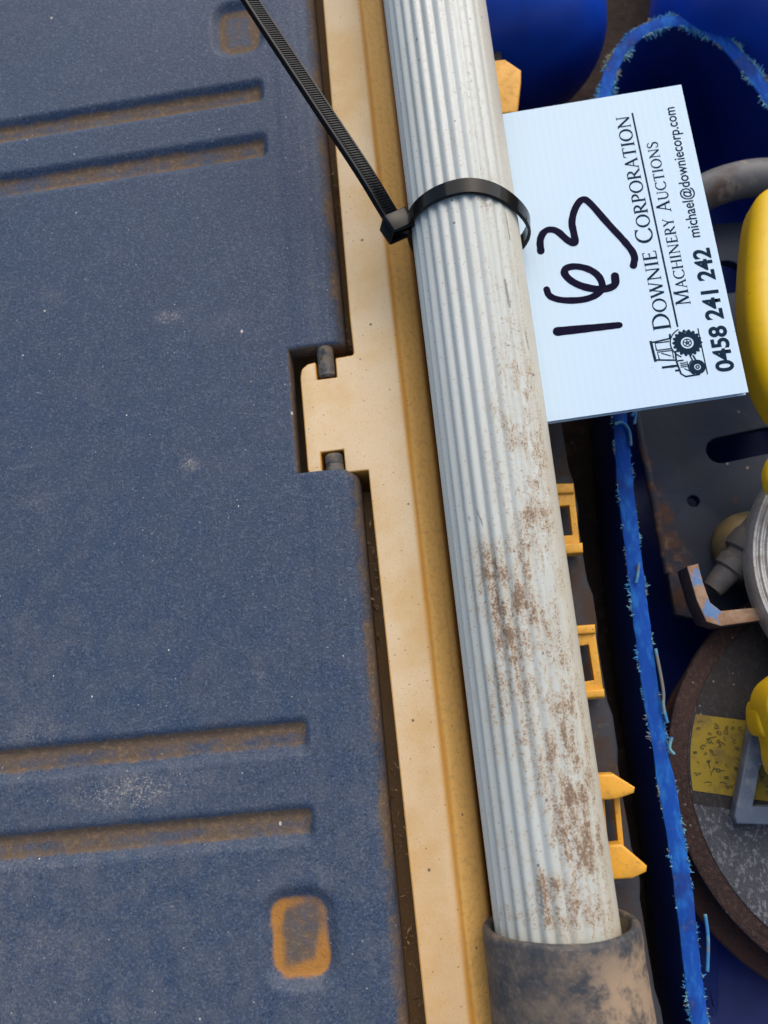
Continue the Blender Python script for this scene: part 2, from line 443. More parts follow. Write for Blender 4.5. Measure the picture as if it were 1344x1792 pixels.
# ------------------------------------------------------------------ ground
def ground():
    n = 70; L = 1500.0
    xs = np.sign(np.linspace(-1, 1, n)) * np.abs(np.linspace(-1, 1, n)) ** 2.2 * L
    V = [(x + 60, y, -135 + 3.0 * mnoise.noise(Vector((x * .012, y * .012, 3)))) for y in xs for x in xs]
    Fc = [(j * n + i, j * n + i + 1, (j + 1) * n + i + 1, (j + 1) * n + i) for j in range(n - 1) for i in range(n - 1)]
    o = mk('ground', V, Fc, M_FLOOR, origin=(0, 0, -135)); o['kind'] = 'structure'
ground()

# ------------------------------------------------------------------ toolbox: lid, rim, hinge pins
TB = empty('toolbox', (-90, 50, -135))
tag(TB, 'toolbox with ribbed charcoal lid and dusty yellow rim beside the fluted pole', 'toolbox')
NX, NY0, NY1 = -36.3, 22.3, 81.3            # the hinge notch
def lid_edge(y):
    e = np.interp(y, [-300, -195, 17, 95, 279, 400], [-11.2, -10.8, -9.9, -10.7, -10.6, -10.6])
    for y0, sgn, r in ((NY1, 1, 3.0), (NY0, -1, 5.0)):
        d = (y - y0) * sgn
        if 0 <= d < r: e -= r - math.sqrt(max(r * r - (r - d) ** 2, 0))
    return e
def lid():
    def lin(a, b, st): return list(np.linspace(a, b, max(2, int(round((b - a) / st)) + 1)))
    xs = lin(-330, -215, 6)[:-1] + lin(-215, NX - 3, 1.1)[:-1] + lin(NX - 3, NX, .4)
    ss = np.linspace(0, 1, 46)[1:] ** .75
    def ysec(a, b, st): return lin(a, b, st)
    ys = (lin(-330, -215, 6)[:-1] + lin(-215, NY0 - 5, 1.1)[:-1] + lin(NY0 - 5, NY0, .35)[:-1] + lin(NY0, NY1, 1.1)[:-1]
          + lin(NY1, NY1 + 4, .35)[:-1] + lin(NY1 + 4, 335, 1.1)[:-1] + lin(335, 420, 6))
    nA = len(xs); nS = len(ss); nC = nA + nS
    X = np.zeros((len(ys), nC)); Y = np.zeros_like(X)
    for j, y in enumerate(ys):
        e = lid_edge(y)
        X[j, :nA] = xs; X[j, nA:] = NX + (e - NX) * ss; Y[j, :] = y
    E = np.array([lid_edge(y) for y in ys])[:, None]
    Z = np.zeros_like(X); dirt = np.zeros_like(X); orange = np.zeros_like(X); dust_and_sheen = np.zeros_like(X)
    def rbox(cx, cy, hx, hy, r):
        qx = np.abs(X - cx) - hx + r; qy = np.abs(Y - cy) - hy + r
        return np.hypot(np.maximum(qx, 0), np.maximum(qy, 0)) + np.minimum(np.maximum(qx, qy), 0) - r
    wob = np.vectorize(lambda a, b: mnoise.noise(Vector((a * .06, b * .06, 1.7))))(X, Y)
    for cy, hw, up in ((225.2, 7.2, 1), (192.8, 7.6, 1), (-88.6, 7.6, 0), (-122.2, 7.5, 0)):
        d = rbox(-300, cy, 261.2, hw, 4.2)
        Z -= 3.6 * sstep(0.4, -4.6, d)
        fl = (.66 + .36 * sstep(-7.0, -3.2, d)) * sstep(-1.6, -3.8, d + (0.8 if not up else .4) * (0 if up else 1) * np.clip((cy - Y) / 4, -1, 1))
        dirt = np.maximum(dirt, fl * (.86 + .5 * wob) * np.where(Y > cy, 1.1, .95))
        if not up: dirt = np.maximum(dirt, sstep(-1.0, -3.0, d) * sstep(cy - 2, cy + 3, Y) * .95)
    for cx, cy, hx, hy, org in ((-48.6, -163.0, 14.2, 17.4, 1), (-50.5, 266.0, 13.6, 16.6, 0)):
        d = rbox(cx, cy, hx, hy, 9.8)
        Z -= 3.6 * sstep(1.8, -4.4, d)
        ring = sstep(-1.6, -4.4, d) * sstep(-11.5, -5.2, d + 2.2 * wob)
        if org: orange = np.maximum(orange, ring * (.92 + .45 * wob + .018 * (cx - X) + .010 * (cy - Y))); dirt = np.maximum(dirt, sstep(-2, -6, d) * .72)
        else: dirt = np.maximum(dirt, np.maximum(ring * (1.05 + .4 * wob), sstep(-2, -6, d) * .42))
    # a shallow step near the hinge side and the rolled edge
    ed = E - X
    r = 8.0
    t = np.clip(1 - ed / r, 0, 1); Z -= r * (1 - np.sqrt(1 - np.minimum(t, .9995) ** 2)) * .95
    dirt = np.maximum(dirt, sstep(7.0, .5, ed) * (.72 + .45 * wob))
    Z += .35 * sstep(24, 20, ed) * sstep(9, 13, ed)
    # rounded lip round the notch
    dn = np.hypot(np.maximum(NX - X, 0), np.maximum(np.maximum(NY0 - Y, Y - NY1), 0))
    t = np.clip(1 - dn / 1.8, 0, 1); Z -= 1.8 * (1 - np.sqrt(1 - np.minimum(t, .999) ** 2)) * .9
    dirt = np.maximum(dirt, sstep(1.3, .2, dn) * .75 * (Y > NY0 + 1))
    for px, py, rx, ry, a in ((225, 1385, 26, 9, 1.0), (150, 1395, 20, 10, .6), (300, 1370, 40, 12, .55), (60, 1275, 30, 14, .55), (120, 1260, 30, 12, .35),
                              (295, 555, 9, 4, .9), (390, 560, 30, 10, .35), (330, 812, 6, 5, .9), (90, 520, 8, 5, .5), (60, 880, 10, 5, .5),
                              (350, 830, 30, 12, .25), (455, 1190, 6, 14, .5), (40, 870, 18, 10, .3), (480, 1400, 40, 8, .3), (50, 1100, 40, 20, .15), (330, 1560, 70, 25, .22),
                              (520, 880, 5, 18, .25), (200, 1500, 60, 18, .2), (545, 500, 4, 30, .45), (190, 160, 10, 8, .3), (180, 205, 8, 4, .7)):
        c = at(px, py); dust_and_sheen = np.maximum(dust_and_sheen, a * np.exp(-((X - c[0]) / rx) ** 2 - ((Y - c[1]) / ry) ** 2))
    dust_and_sheen = np.maximum(dust_and_sheen, .08 + .16 * np.clip(wob, 0, 1) + .30 * sstep(40, -190, Y) + .10 * sstep(-60, -180, X) * sstep(150, -50, Y))  # greying downward stands in for the sky sheen fading, painted with the dust
    Z += .25 * np.vectorize(lambda a, b: mnoise.noise(Vector((a * .012, b * .012, 8))))(X, Y)
    V = np.stack([X, Y, Z], -1).reshape(-1, 3)
    Fc = []
    j0 = ys.index(min(ys, key=lambda v: abs(v - NY0))); j1 = ys.index(min(ys, key=lambda v: abs(v - NY1)))
    for j in range(len(ys) - 1):
        n = nA if j0 <= j < j1 else nC
        for i in range(n - 1):
            a = j * nC + i; Fc.append((a, a + 1, a + nC + 1, a + nC))
    V = V.tolist(); at_ = {'dirt': dirt.ravel().tolist(), 'orange': orange.ravel().tolist(), 'dust_and_sheen': dust_and_sheen.ravel().tolist()}
    # skirt: the wall of the lid, hanging from its border
    border = [(j * nC + nC - 1) for j in range(0, j0 + 1)] + [j0 * nC + i for i in range(nC - 2, nA - 2, -1)]
    border += [j * nC + nA - 1 for j in range(j0 + 1, j1 + 1)] + [j1 * nC + i for i in range(nA, nC)] + [j * nC + nC - 1 for j in range(j1 + 1, len(ys))]
    prev = border
    for dz in (2.5, 8.5):
        cur = []
        for b in border:
            p = V[b]; V.append([p[0], p[1], (-9.5 if p[0] > -14 and not (NY0 < p[1] < NY1) and False else p[2]) - dz]); cur.append(len(V) - 1)
            at_['dirt'].append(.85 if dz < 5 else .6); at_['orange'].append(0); at_['dust_and_sheen'].append(0)
        for k in range(len(border) - 1): Fc.append((prev[k], prev[k + 1], cur[k + 1], cur[k]))
        prev = cur
    used = sorted({i for f in Fc for i in f}); mp = {u: i for i, u in enumerate(used)}
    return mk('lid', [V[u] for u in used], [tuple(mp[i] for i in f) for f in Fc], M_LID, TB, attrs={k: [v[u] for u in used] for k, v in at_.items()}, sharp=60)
LID = lid()

def rim():
    def L(y): return float(np.interp(y, [-330, -195, 18, 93, 276, 420], [-2.6, -3.6, -5.2, -7.0, -5.3, -4.0]))
    TL, TR = -32.0, 9.5                     # tongue reaches to TL; flat meets the slope profile at TR
    zt = -2.0
    pts = [(TR, -330), (L(-330), -330)] + [(L(y), y) for y in (-195, -90, 0)] + [(L(18), 20.2), (-15.3, 20.2), (-15.3, 31.0), (-25.6, 31.0), (-25.6, 20.2), (-29.0, 20.2), (-31.4, 21.5)]
    pts += [(-32.0, 24), (-32.2, 68), (-31.2, 72), (-28.4, 74.0), (-24.6, 74.6), (-24.6, 65.8), (-15.4, 65.8), (-15.4, 75.2), (L(90) - .2, 75.6), (L(82), 77)]
    pts += [(L(y), y) for y in (93, 180, 276, 420)] + [(TR, 420)]
    bm = bmesh.new()
    tv = [bm.verts.new((x, y, zt)) for x, y in pts]
    f = bm.faces.new(tv); f.normal_update()
    if f.normal.z < 0: f.normal_flip()
    ret = bmesh.ops.extrude_face_region(bm, geom=[f])
    # the extruded copy stays on top; old ring goes down
    top = [v for v in ret['geom'] if isinstance(v, bmesh.types.BMVert)]
    for v in tv: v.co.z = -44.0
    tops = set(top)
    es = [e for e in bm.edges if e.verts[0] in tops and e.verts[1] in tops and not (abs(e.verts[0].co.x - TR) < .01 and abs(e.verts[1].co.x - TR) < .01)
          and max(abs(e.verts[0].co.y), abs(e.verts[1].co.y)) < 421]
    es += [e for e in bm.edges if (e.verts[0] in tops) != (e.verts[1] in tops) and e.verts[0].co.x < TR - 1 and abs(e.verts[0].co.y) < 300]
    bmesh.ops.bevel(bm, geom=es, offset=1.5, segments=4, affect='EDGES', profile=.5, clamp_overlap=True)
    for fc in [q for q in bm.faces if all(abs(v.co.x - TR) < .01 for v in q.verts)]: bm.faces.remove(fc)
    bmesh.ops.triangulate(bm, faces=[q for q in bm.faces if len(q.verts) > 4])
    for e in [e for e in bm.edges if False]: pass
    # slope profile along the box: rounded shoulder, slope, ledge, wall
    prof = [(TR, zt), (10.6, zt)]
    for k in range(1, 11):
        a = k / 10 * math.radians(42); prof.append((10.6 + 7.4 * math.sin(a), zt - 7.4 * (1 - math.cos(a))))
    x0, z0 = prof[-1]
    prof += [(x0 + 2.5, z0 - 2.4), (x0 + 5.0, z0 - 4.9)]
    x1, z1 = prof[-1]
    for k in range(1, 5):
        a = k / 4 * math.radians(46); prof.append((x1 + 1.2 * k * .8, z1 - 1.0 * k * .55 - .25 * k * k * .3))
    xe, ze = prof[-1]
    prof += [(xe + .9, ze - 3.5), (xe + 1.2, ze - 12), (xe + 1.6, -126)]
    ys = np.linspace(-330, 420, 160)
    rings = []
    for y in ys: rings.append([bm.verts.new((x + (.18 * mnoise.noise(Vector((y * .03, k * .2, 0))) if k > 1 else 0), y, z)) for k, (x, z) in enumerate(prof)])
    for a, b in zip(rings[:-1], rings[1:]):
        for k in range(len(prof) - 1): bm.faces.new((a[k], b[k], b[k + 1], a[k + 1]))
    # floor of the hinge channel and the box below
    gl = [bm.verts.new(p) for p in ((-330, -330, -60), (24, -330, -60), (24, 420, -60), (-330, 420, -60))]
    for ya_, yb_ in ((-330, 15), (86, 420)):
        bm.faces.new([bm.verts.new(p) for p in ((-16, ya_, -19.0), (-2, ya_, -19.0), (-2, yb_, -19.0), (-16, yb_, -19.0))])
    bl = [bm.verts.new((p.co.x, p.co.y, -128)) for p in gl]
    bm.faces.new(gl)
    for k in (0, 2, 3): bm.faces.new((gl[k], gl[(k + 1) % 4], bl[(k + 1) % 4], bl[k]))
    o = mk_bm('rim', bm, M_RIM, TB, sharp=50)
    me = o.data
    a = me.attributes.new('grime_and_shade', 'FLOAT', 'POINT'); off = wloc(o) / S
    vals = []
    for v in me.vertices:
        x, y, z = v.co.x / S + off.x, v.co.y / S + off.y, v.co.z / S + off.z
        g = float(sstep(24.0, 26.5, x)) * .5 + float(sstep(-7, -14, z)) * (.5 if x > 10 else 1.0)  # grime, plus shade of the gap and under the pole put into the colour
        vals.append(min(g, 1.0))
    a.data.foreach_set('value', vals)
    return o
RIM = rim()

for x0, x1, y0, y1, zc in ((-24.0, -16.2, 66.6, 83.0, -4.6), (-24.2, -16.0, 20.0, 29.9, -4.6)):
    r = (x1 - x0) / 2; prof = [(r - 1.0, 0), (r, .9), (r, (y1 - y0) * .45), (r - .25, (y1 - y0) * .5), (r, (y1 - y0) * .55), (r, y1 - y0 - .9), (r - .9, y1 - y0)]
    bm = lathe_bm(prof, frame(((x0 + x1) / 2, y0, zc), (0, 1, 0), (1, 0, 0)), 28)
    p = mk_bm('hinge_pin', bm, M_PIN, LID)

# leaf litter in the channel
def litter():
    bm = bmesh.new()
    for k in range(2600):
        y = random.uniform(-230, 330)
        if 18 < y < 84: continue
        dens = mnoise.noise(Vector((y * .02, 4, 1)))
        if random.random() > .05 + dens * .9: continue
        x = random.uniform(-10.5, -4.0); z = random.uniform(-18.6, -16) if random.random() < .7 else random.uniform(-16, -10.5)
        a = random.uniform(0, 6.28); ln = random.uniform(.8, 4.0) * (1.4 if random.random() < .2 else 1); wd = random.uniform(.15, 1.0)
        d = Vector((math.cos(a) * .6, math.sin(a), random.uniform(-.35, .35))).normalized(); s_ = d.cross(Vector((random.uniform(-.5, .5), random.uniform(-.5, .5), 1))).normalized()
        c = Vector((x, y, z)); h = Vector((0, 0, random.uniform(.1, .5)))
        q = [bm.verts.new(c - d * ln / 2), bm.verts.new(c + s_ * wd / 2 + h), bm.verts.new(c + d * ln / 2), bm.verts.new(c - s_ * wd / 2 + h)]
        bm.faces.new(q)
    o = mk_bm('leaf_litter', bm, M_LITTER, smooth=False)
    tag(o, 'dry brown leaf litter lying in the gap between lid and yellow rim', 'leaf litter', kind='stuff')
litter()

# ------------------------------------------------------------------ fluted pole
PX, PR = 48.7, 23.0
def pz(y): return 12.7 + .0732 * y
def pole():
    ys = np.concatenate([np.linspace(-172, 300, 250), [340, 420]])
    nth = 400; th = np.linspace(-math.pi, math.pi, nth, endpoint=False)      # 0 = straight up, positive to the left
    pitch = math.radians(13.2)
    lo, hi = math.radians(-52), math.radians(118)
    ph = (th - math.radians(7)) / pitch
    amp = np.where((th > lo) & (th < hi), np.interp(th, [lo, lo + .25, math.radians(-8), math.radians(20), math.radians(60), hi - .15, hi], [0, .42, .55, .9, 1.0, 1.0, 0]), 0)
    fl = (0.5 - 0.5 * np.cos(2 * math.pi * ph)) ** .70
    R = PR - 1.5 * amp * (1 - fl)
    V = []; dirt = []; cream = []; scr = []
    blobs = [(885, 1040, 9, 16, .75), (900, 1105, 6, 14, .6), (845, 1000, 5, 12, .5), (930, 925, 6, 8, .45), (880, 1250, 7, 20, .4), (985, 1300, 6, 12, .45), (1020, 1430, 8, 16, .5), (945, 1555, 4, 6, .8),
             (1010, 1340, 6, 14, .4), (955, 1610, 20, 3.0, .6), (900, 1180, 8, 30, .3), (850, 340, 5, 5, .5), (1000, 1215, 5, 8, .3), (905, 790, 7, 20, .3), (930, 700, 6, 20, .35), (940, 850, 5, 12, .4), (890, 540, 5, 14, .25),
             (800, 220, 10, 20, .10), (1000, 1500, 10, 20, .4), (880, 1480, 8, 14, .15)]
    cen = []
    for px, py, sx, sy, a in blobs:
        z = 30.0
        for _ in range(4):
            c = at(px, py, z); dx = np.clip(c[0] - PX, -21, 21); z = pz(c[1]) + math.sqrt(PR ** 2 - dx ** 2)
        cen.append((c[0], c[1], sx * 1.15, sy * 1.1, a * .80))
    scl = []
    for px, py, px2, py2, wd, a in ((884, 490, 892, 535, .8, .9), (905, 470, 915, 560, .7, .5), (900, 560, 888, 610, .8, .6), (918, 575, 925, 610, .8, .7), (985, 1240, 990, 1385, .35, .75), (947, 1555, 950, 1598, .9, .8), (835, 895, 845, 918, .5, .9), (820, 900, 823, 912, .9, .6),
                                    (885, 375, 893, 420, .5, .8), (955, 980, 985, 1140, .25, .6), (925, 1560, 930, 1580, .5, .5)):
        q = []
        for x_, y_ in ((px, py), (px2, py2)):
            z = 30.0
            for _ in range(4):
                c = at(x_, y_, z); dx = np.clip(c[0] - PX, -21.5, 21.5); z = pz(c[1]) + math.sqrt(PR ** 2 - dx ** 2)
            q.append(c[:2])
        scl.append((q[0], q[1], wd, a))
    for y in ys:
        x = PX + -np.sin(th) * R; z = pz(y) + np.cos(th) * R
        x = x + .12 * math.sin(y * .02)
        V.append(np.stack([x, np.full_like(x, y), z], -1))
        side = np.clip(-np.sin(th), -1, 1)                                    # +1 = right
        d = .16 + .27 * sstep(140, -60, y) * sstep(-.7, .35, side) + .10 * sstep(-.3, .6, side) * sstep(280, 120, y)
        d = d + .10 * (fl > .5) * sstep(150, -100, y)
        for cx, cy, sx, sy, a in cen: d = d + a * np.exp(-((x - cx) / sx) ** 2 - ((y - cy) / sy) ** 2)
        d = d * (z > pz(y) - 4) * (1 - .75 * sstep(.78, .95, side))
        dirt.append(d); cream.append(sstep(.55, .92, side))
        s_ = np.zeros_like(x)
        for p, q, wd, a in scl:
            t = np.clip((y - p[1]) / (q[1] - p[1]), 0, 1); cx = p[0] + (q[0] - p[0]) * t; cy = p[1] + (q[1] - p[1]) * t
            s_ = np.maximum(s_, a * np.exp(-((x - cx) / wd) ** 2 - ((y - cy) / 1.5) ** 2))
        scr.append(s_ * (z > pz(y)))
    n = nth; Fc = [(j * n + i, j * n + (i + 1) % n, (j + 1) * n + (i + 1) % n, (j + 1) * n + i) for j in range(len(ys) - 1) for i in range(n)]
    V = np.concatenate(V)
    Fc.append(tuple(range(n)))
    o = mk('fluted_pole', V, Fc, M_POLE, origin=(PX, -172, pz(-172)), attrs={'dirt': np.concatenate(dirt), 'cream': np.concatenate(cream), 'scratch': np.concatenate(scr)}, sharp=70)
    tag(o, 'long pale grey fluted metal pole streaked with brown dirt', 'pole')
pole()

def collar():
    seg = 120; y0 = -164.0
    cx = 50.0
    prof = [(24.2, -14), (25.4, -6), (25.6, -1.2), (26.3, -.2), (27.3, .1), (28.3, -.5), (28.8, -1.8), (28.9, -6), (28.7, -14), (29.4, -40), (29.9, -75), (29.9, -110), (26, -112)]
    V = []; mud = []
    for r, h in prof:
        for k in range(seg):
            a = 2 * math.pi * k / seg
            rr = r + .25 * mnoise.noise(Vector((math.cos(a) * 1.5, math.sin(a) * 1.5, h * .05)))
            y = y0 + h + .8 * mnoise.noise(Vector((math.cos(a) * 1.2, math.sin(a) * 1.2, 5)))
            V.append((cx + rr * math.sin(a), y - .03 * rr * math.sin(a), pz(y0 + h) + rr * math.cos(a)))
            mud.append(.15 + .85 * float(sstep(-.2, .5, math.sin(a))) * float(sstep(-3, -8, h)))
    Fc = [(j * seg + i, j * seg + (i + 1) % seg, (j + 1) * seg + (i + 1) % seg, (j + 1) * seg + i) for j in range(len(prof) - 1) for i in range(seg)]
    o = mk('rubber_collar', V, Fc, M_RUB, origin=(cx, y0 - 110, pz(-270) - 29), attrs={'mud': mud}, sharp=60)
    tag(o, 'wide muddy black rubber sleeve around lower end of the fluted pole', 'sleeve')
collar()

# ------------------------------------------------------------------ cable tie
def strap_bm(bm, pts, sides, width, thick, teeth=0.0, pitch=1.3):
    """ribbon sweep: sides[i] is the width direction at pts[i]; the toothed face looks along side x tangent"""
    P = [Vector(p) for p in pts]; rings = []
    for i, p in enumerate(P):
        t = (P[min(i + 1, len(P) - 1)] - P[max(i - 1, 0)]).normalized(); s = Vector(sides[i]); s = (s - t * s.dot(t)).normalized(); n = s.cross(t).normalized()
        h = thick / 2; wd = width(i / (len(P) - 1)) if callable(width) else width; w2 = wd / 2
        tt = teeth if (teeth and i % 4 < 2) else 0.0
        prof = [(-w2, -h + .3), (-w2 + .35, -h), (w2 - .35, -h), (w2, -h + .3), (w2, h - .2), (w2 - .3, h), (w2 - 1.0, h), (w2 - 1.15, h - (.45 if teeth else 0) + tt), (-w2 + 1.15, h - (.45 if teeth else 0) + tt), (-w2 + 1.0, h), (-w2 + .3, h), (-w2, h - .2)]
        rings.append([bm.verts.new(p + s * a + n * b) for a, b in prof])
    m_ = len(rings[0])
    for a, b in zip(rings[:-1], rings[1:]):
        for k in range(m_): bm.faces.new((a[k], a[(k + 1) % m_], b[(k + 1) % m_], b[k]))
    bm.faces.new(rings[0]); bm.faces.new(rings[-1])

def cable_tie():
    yc = 118.0
    zc = pz(yc)
    hp = Vector(at(694, 392, 27))                                            # head
    T = empty('cable_tie', (hp.x, hp.y, hp.z - 6))
    tag(T, 'black nylon cable tie looped round the fluted pole with long toothed tail', 'cable tie')
    # loop
    pts = []; sd = []
    n = 140
    for k in range(n + 1):
        a = math.radians(-72 + (360 - 8) * k / n)                            # from the head over the top to the right and back under
        r = PR + 1.0
        sx = math.sin(a); cz = math.cos(a)
        bulge = 3.8 * max(0, sx) ** 3 * (1 - .5 * max(0, cz)) + 4 * max(0, -cz) ** 3
        x = PX + (r + bulge) * sx; z = zc + (r + .35 * bulge) * cz - 2.0 * max(0, sx) ** 2
        y = yc + 1.8 - 2.0 * sx - 3.5 * max(0, sx) ** 3 - 6.5 * max(0, -cz)
        if sx < 0: y += 1.8 * sx
        pts.append((x, y, z)); sd.append((0.10, 1, 0))
    bm = bmesh.new(); strap_bm(bm, pts, sd, 7.0, 1.5)
    mk_bm('loop', bm, M_TIE, T, sharp=35)
    # head: a square ring the tail passes through
    td = (Vector(at(430, -8, 44)) - Vector(at(690, 372, 30))).normalized()
    view = (Vector(CAM) - hp).normalized()
    side = td.cross(Vector((.25, .1, 1))).normalized()
    nrm = side.cross(td).normalized()
    fr = frame(hp + td * 3.2, td, side)
    w2, h2 = 6.2, 5.2
    rc = lambda a, b, r: [(x * (a - r) + r * math.cos(t), y * (b - r) + r * math.sin(t)) for x, y, t0 in ((1, 1, 0), (-1, 1, 90), (-1, -1, 180), (1, -1, 270)) for t in (math.radians(t0 + k * 30) for k in range(4))]
    bm = curve_bm(rc(w2, h2, 1.3), [rc(4.6, 3.0, .3)], depth=8.5, bevel=.55, res=2, fr=fr)
    hd = mk_bm('head', bm, M_TIE, T, sharp=35)
    bm = bmesh.new()
    for k in range(4):
        c = hp + td * (2.4 - k * .9) + nrm * 1.6
        bmesh.ops.create_cube(bm, size=1, matrix=frame(c, td, side) @ Matrix.Diagonal((6.0, 1.2, .5, 1)))
    mk_bm('pawl', bm, M_TIE, hd, smooth=False)
    # tail
    path = smooth_path([hp - td * 5 + nrm * -.4, hp + td * 6 + nrm * -.4, Vector(at(640, 305, 33)), Vector(at(575, 208, 37)), Vector(at(500, 95, 41)), Vector(at(445, 12, 44)), Vector(at(395, -70, 47)), Vector(at(340, -175, 49))], 3)
    d = [0]
    for a, b in zip(path[:-1], path[1:]): d.append(d[-1] + float(np.linalg.norm(np.array(b) - np.array(a))))
    tot = d[-1]; q = np.arange(0, tot, 1.25 / 4)
    pa = np.array([list(p) for p in path])
    pts = [Vector((np.interp(t, d, pa[:, 0]), np.interp(t, d, pa[:, 1]), np.interp(t, d, pa[:, 2]))) for t in q]
    sdv = [td.cross(Vector((.62, .10, 1))).normalized()] * len(pts)
    bm = bmesh.new(); strap_bm(bm, pts, sdv, 8.2, 3.0, teeth=.42)
    mk_bm('tail', bm, M_TIE, T, sharp=25)
cable_tie()

# ------------------------------------------------------------------ lot card
CZ = 5.0
def card():
    p00 = at(958, 737, CZ); p10 = at(1310, 686, CZ); p11 = at(1192, 148, CZ); p01 = at(878, 200, CZ)
    ex = Vector((1, (p11[1] - p01[1]) / (p11[0] - p01[0]) , 0)).normalized(); x0 = 66.5
    a = Vector((x0, p01[1], 0)); xr0, xr1 = p10[0], p11[0]
    y0, y1 = (p00[1] + p10[1]) / 2, (p01[1] + p11[1]) / 2
    bm = bmesh.new()
    def sheet(zt, zb, dx, dy):
        c = [(x0, p00[1] - .4 + dy, zt), (xr0 + dx, p10[1] + dy, zt), (xr1 + dx, p11[1], zt), (x0, p01[1], zt)]
        v = [bm.verts.new(q) for q in c] + [bm.verts.new((q[0], q[1], zb)) for q in c]
        bm.faces.new(v[:4]); bm.faces.new(v[4:])
        for k in range(4): bm.faces.new((v[k], v[(k + 1) % 4], v[4 + (k + 1) % 4], v[4 + k]))
    sheet(CZ, CZ - .45, 0, 0); sheet(CZ - 2.2, CZ - 2.6, -.4, -.25)
    xs = np.arange(x0 + .5, xr0 - 1.2, 1.6); prev = None
    for k, x in enumerate(xs):
        z = CZ - .5 if k % 2 else CZ - 2.15
        cur = [bm.verts.new((x, y0 + .8, z)), bm.verts.new((x, y1 - .6, z))]
        if prev: bm.faces.new((prev[0], cur[0], cur[1], prev[1]))
        prev = cur
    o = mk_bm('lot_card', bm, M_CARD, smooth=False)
    tag(o, 'white corrugated plastic auction lot card handwritten 163, tied against the fluted pole', 'lot card')
    return o
CARD = card()

# --- lettering: every glyph is a set of flat ink strokes, lying a hair above the card
class Ink:
    def __init__(s): s.v = []; s.f = []; s.k = 0
    def poly(s, pts, z): 
        i = len(s.v); s.v += [(p[0], p[1], z) for p in pts]; s.f.append(tuple(range(i, i + len(pts))))
    def stroke(s, pts, w0, w1=None, tf=None, cap=0):
        """strip along pts with half width varying; tf maps to card plane"""
        s.k += 1; z = CZ + .06 + (s.k % 40) * .0012
        P = [np.array(p, dtype=float) for p in pts]; n = len(P); L = []; Rr = []
        for i, p in enumerate(P):
            t = P[min(i + 1, n - 1)] - P[max(i - 1, 0)]; t = t / (np.linalg.norm(t) + 1e-9); nn = np.array([-t[1], t[0]])
            wv = (w0[i] if hasattr(w0, '__len__') else (w0 if w1 is None else w0 + (w1 - w0) * i / max(n - 1, 1))) / 2
            L.append(p + nn * wv); Rr.append(p - nn * wv)
        ring = L + Rr[::-1]
        if tf: L = [tf(p) for p in L]; Rr = [tf(p) for p in Rr]
        i0 = len(s.v)
        for q, (a, b) in enumerate(zip(L, Rr)): s.v += [(a[0], a[1], z + q * .0006), (b[0], b[1], z + q * .0006)]
        for i in range(n - 1): s.f.append((i0 + 2 * i, i0 + 2 * i + 1, i0 + 2 * i + 3, i0 + 2 * i + 2))
        if cap:
            for p, wv in ((P[0], w0[0] if hasattr(w0, '__len__') else w0), (P[-1], (w0[-1] if hasattr(w0, '__len__') else (w1 if w1 is not None else w0)))):
                q = [p + wv / 2 * np.array([math.cos(a), math.sin(a)]) for a in np.linspace(0, 2 * math.pi, 16, endpoint=False)]
                if tf: q = [tf(p_) for p_ in q]
                s.poly(q, z - .0009 if p is P[0] else z + n * .0006 + .0009)
    def build(s, name, mat, parent):
        me = bpy.data.meshes.new(name); me.from_pydata((np.array(s.v) * S).tolist(), [], s.f); place(me, parent, None)
        bm = bmesh.new(); bm.from_mesh(me)
        for f in bm.faces:
            f.normal_update()
            if f.normal.z < 0: f.normal_flip()
        bm.to_mesh(me); bm.free()
        return link(name, me, mat, parent)

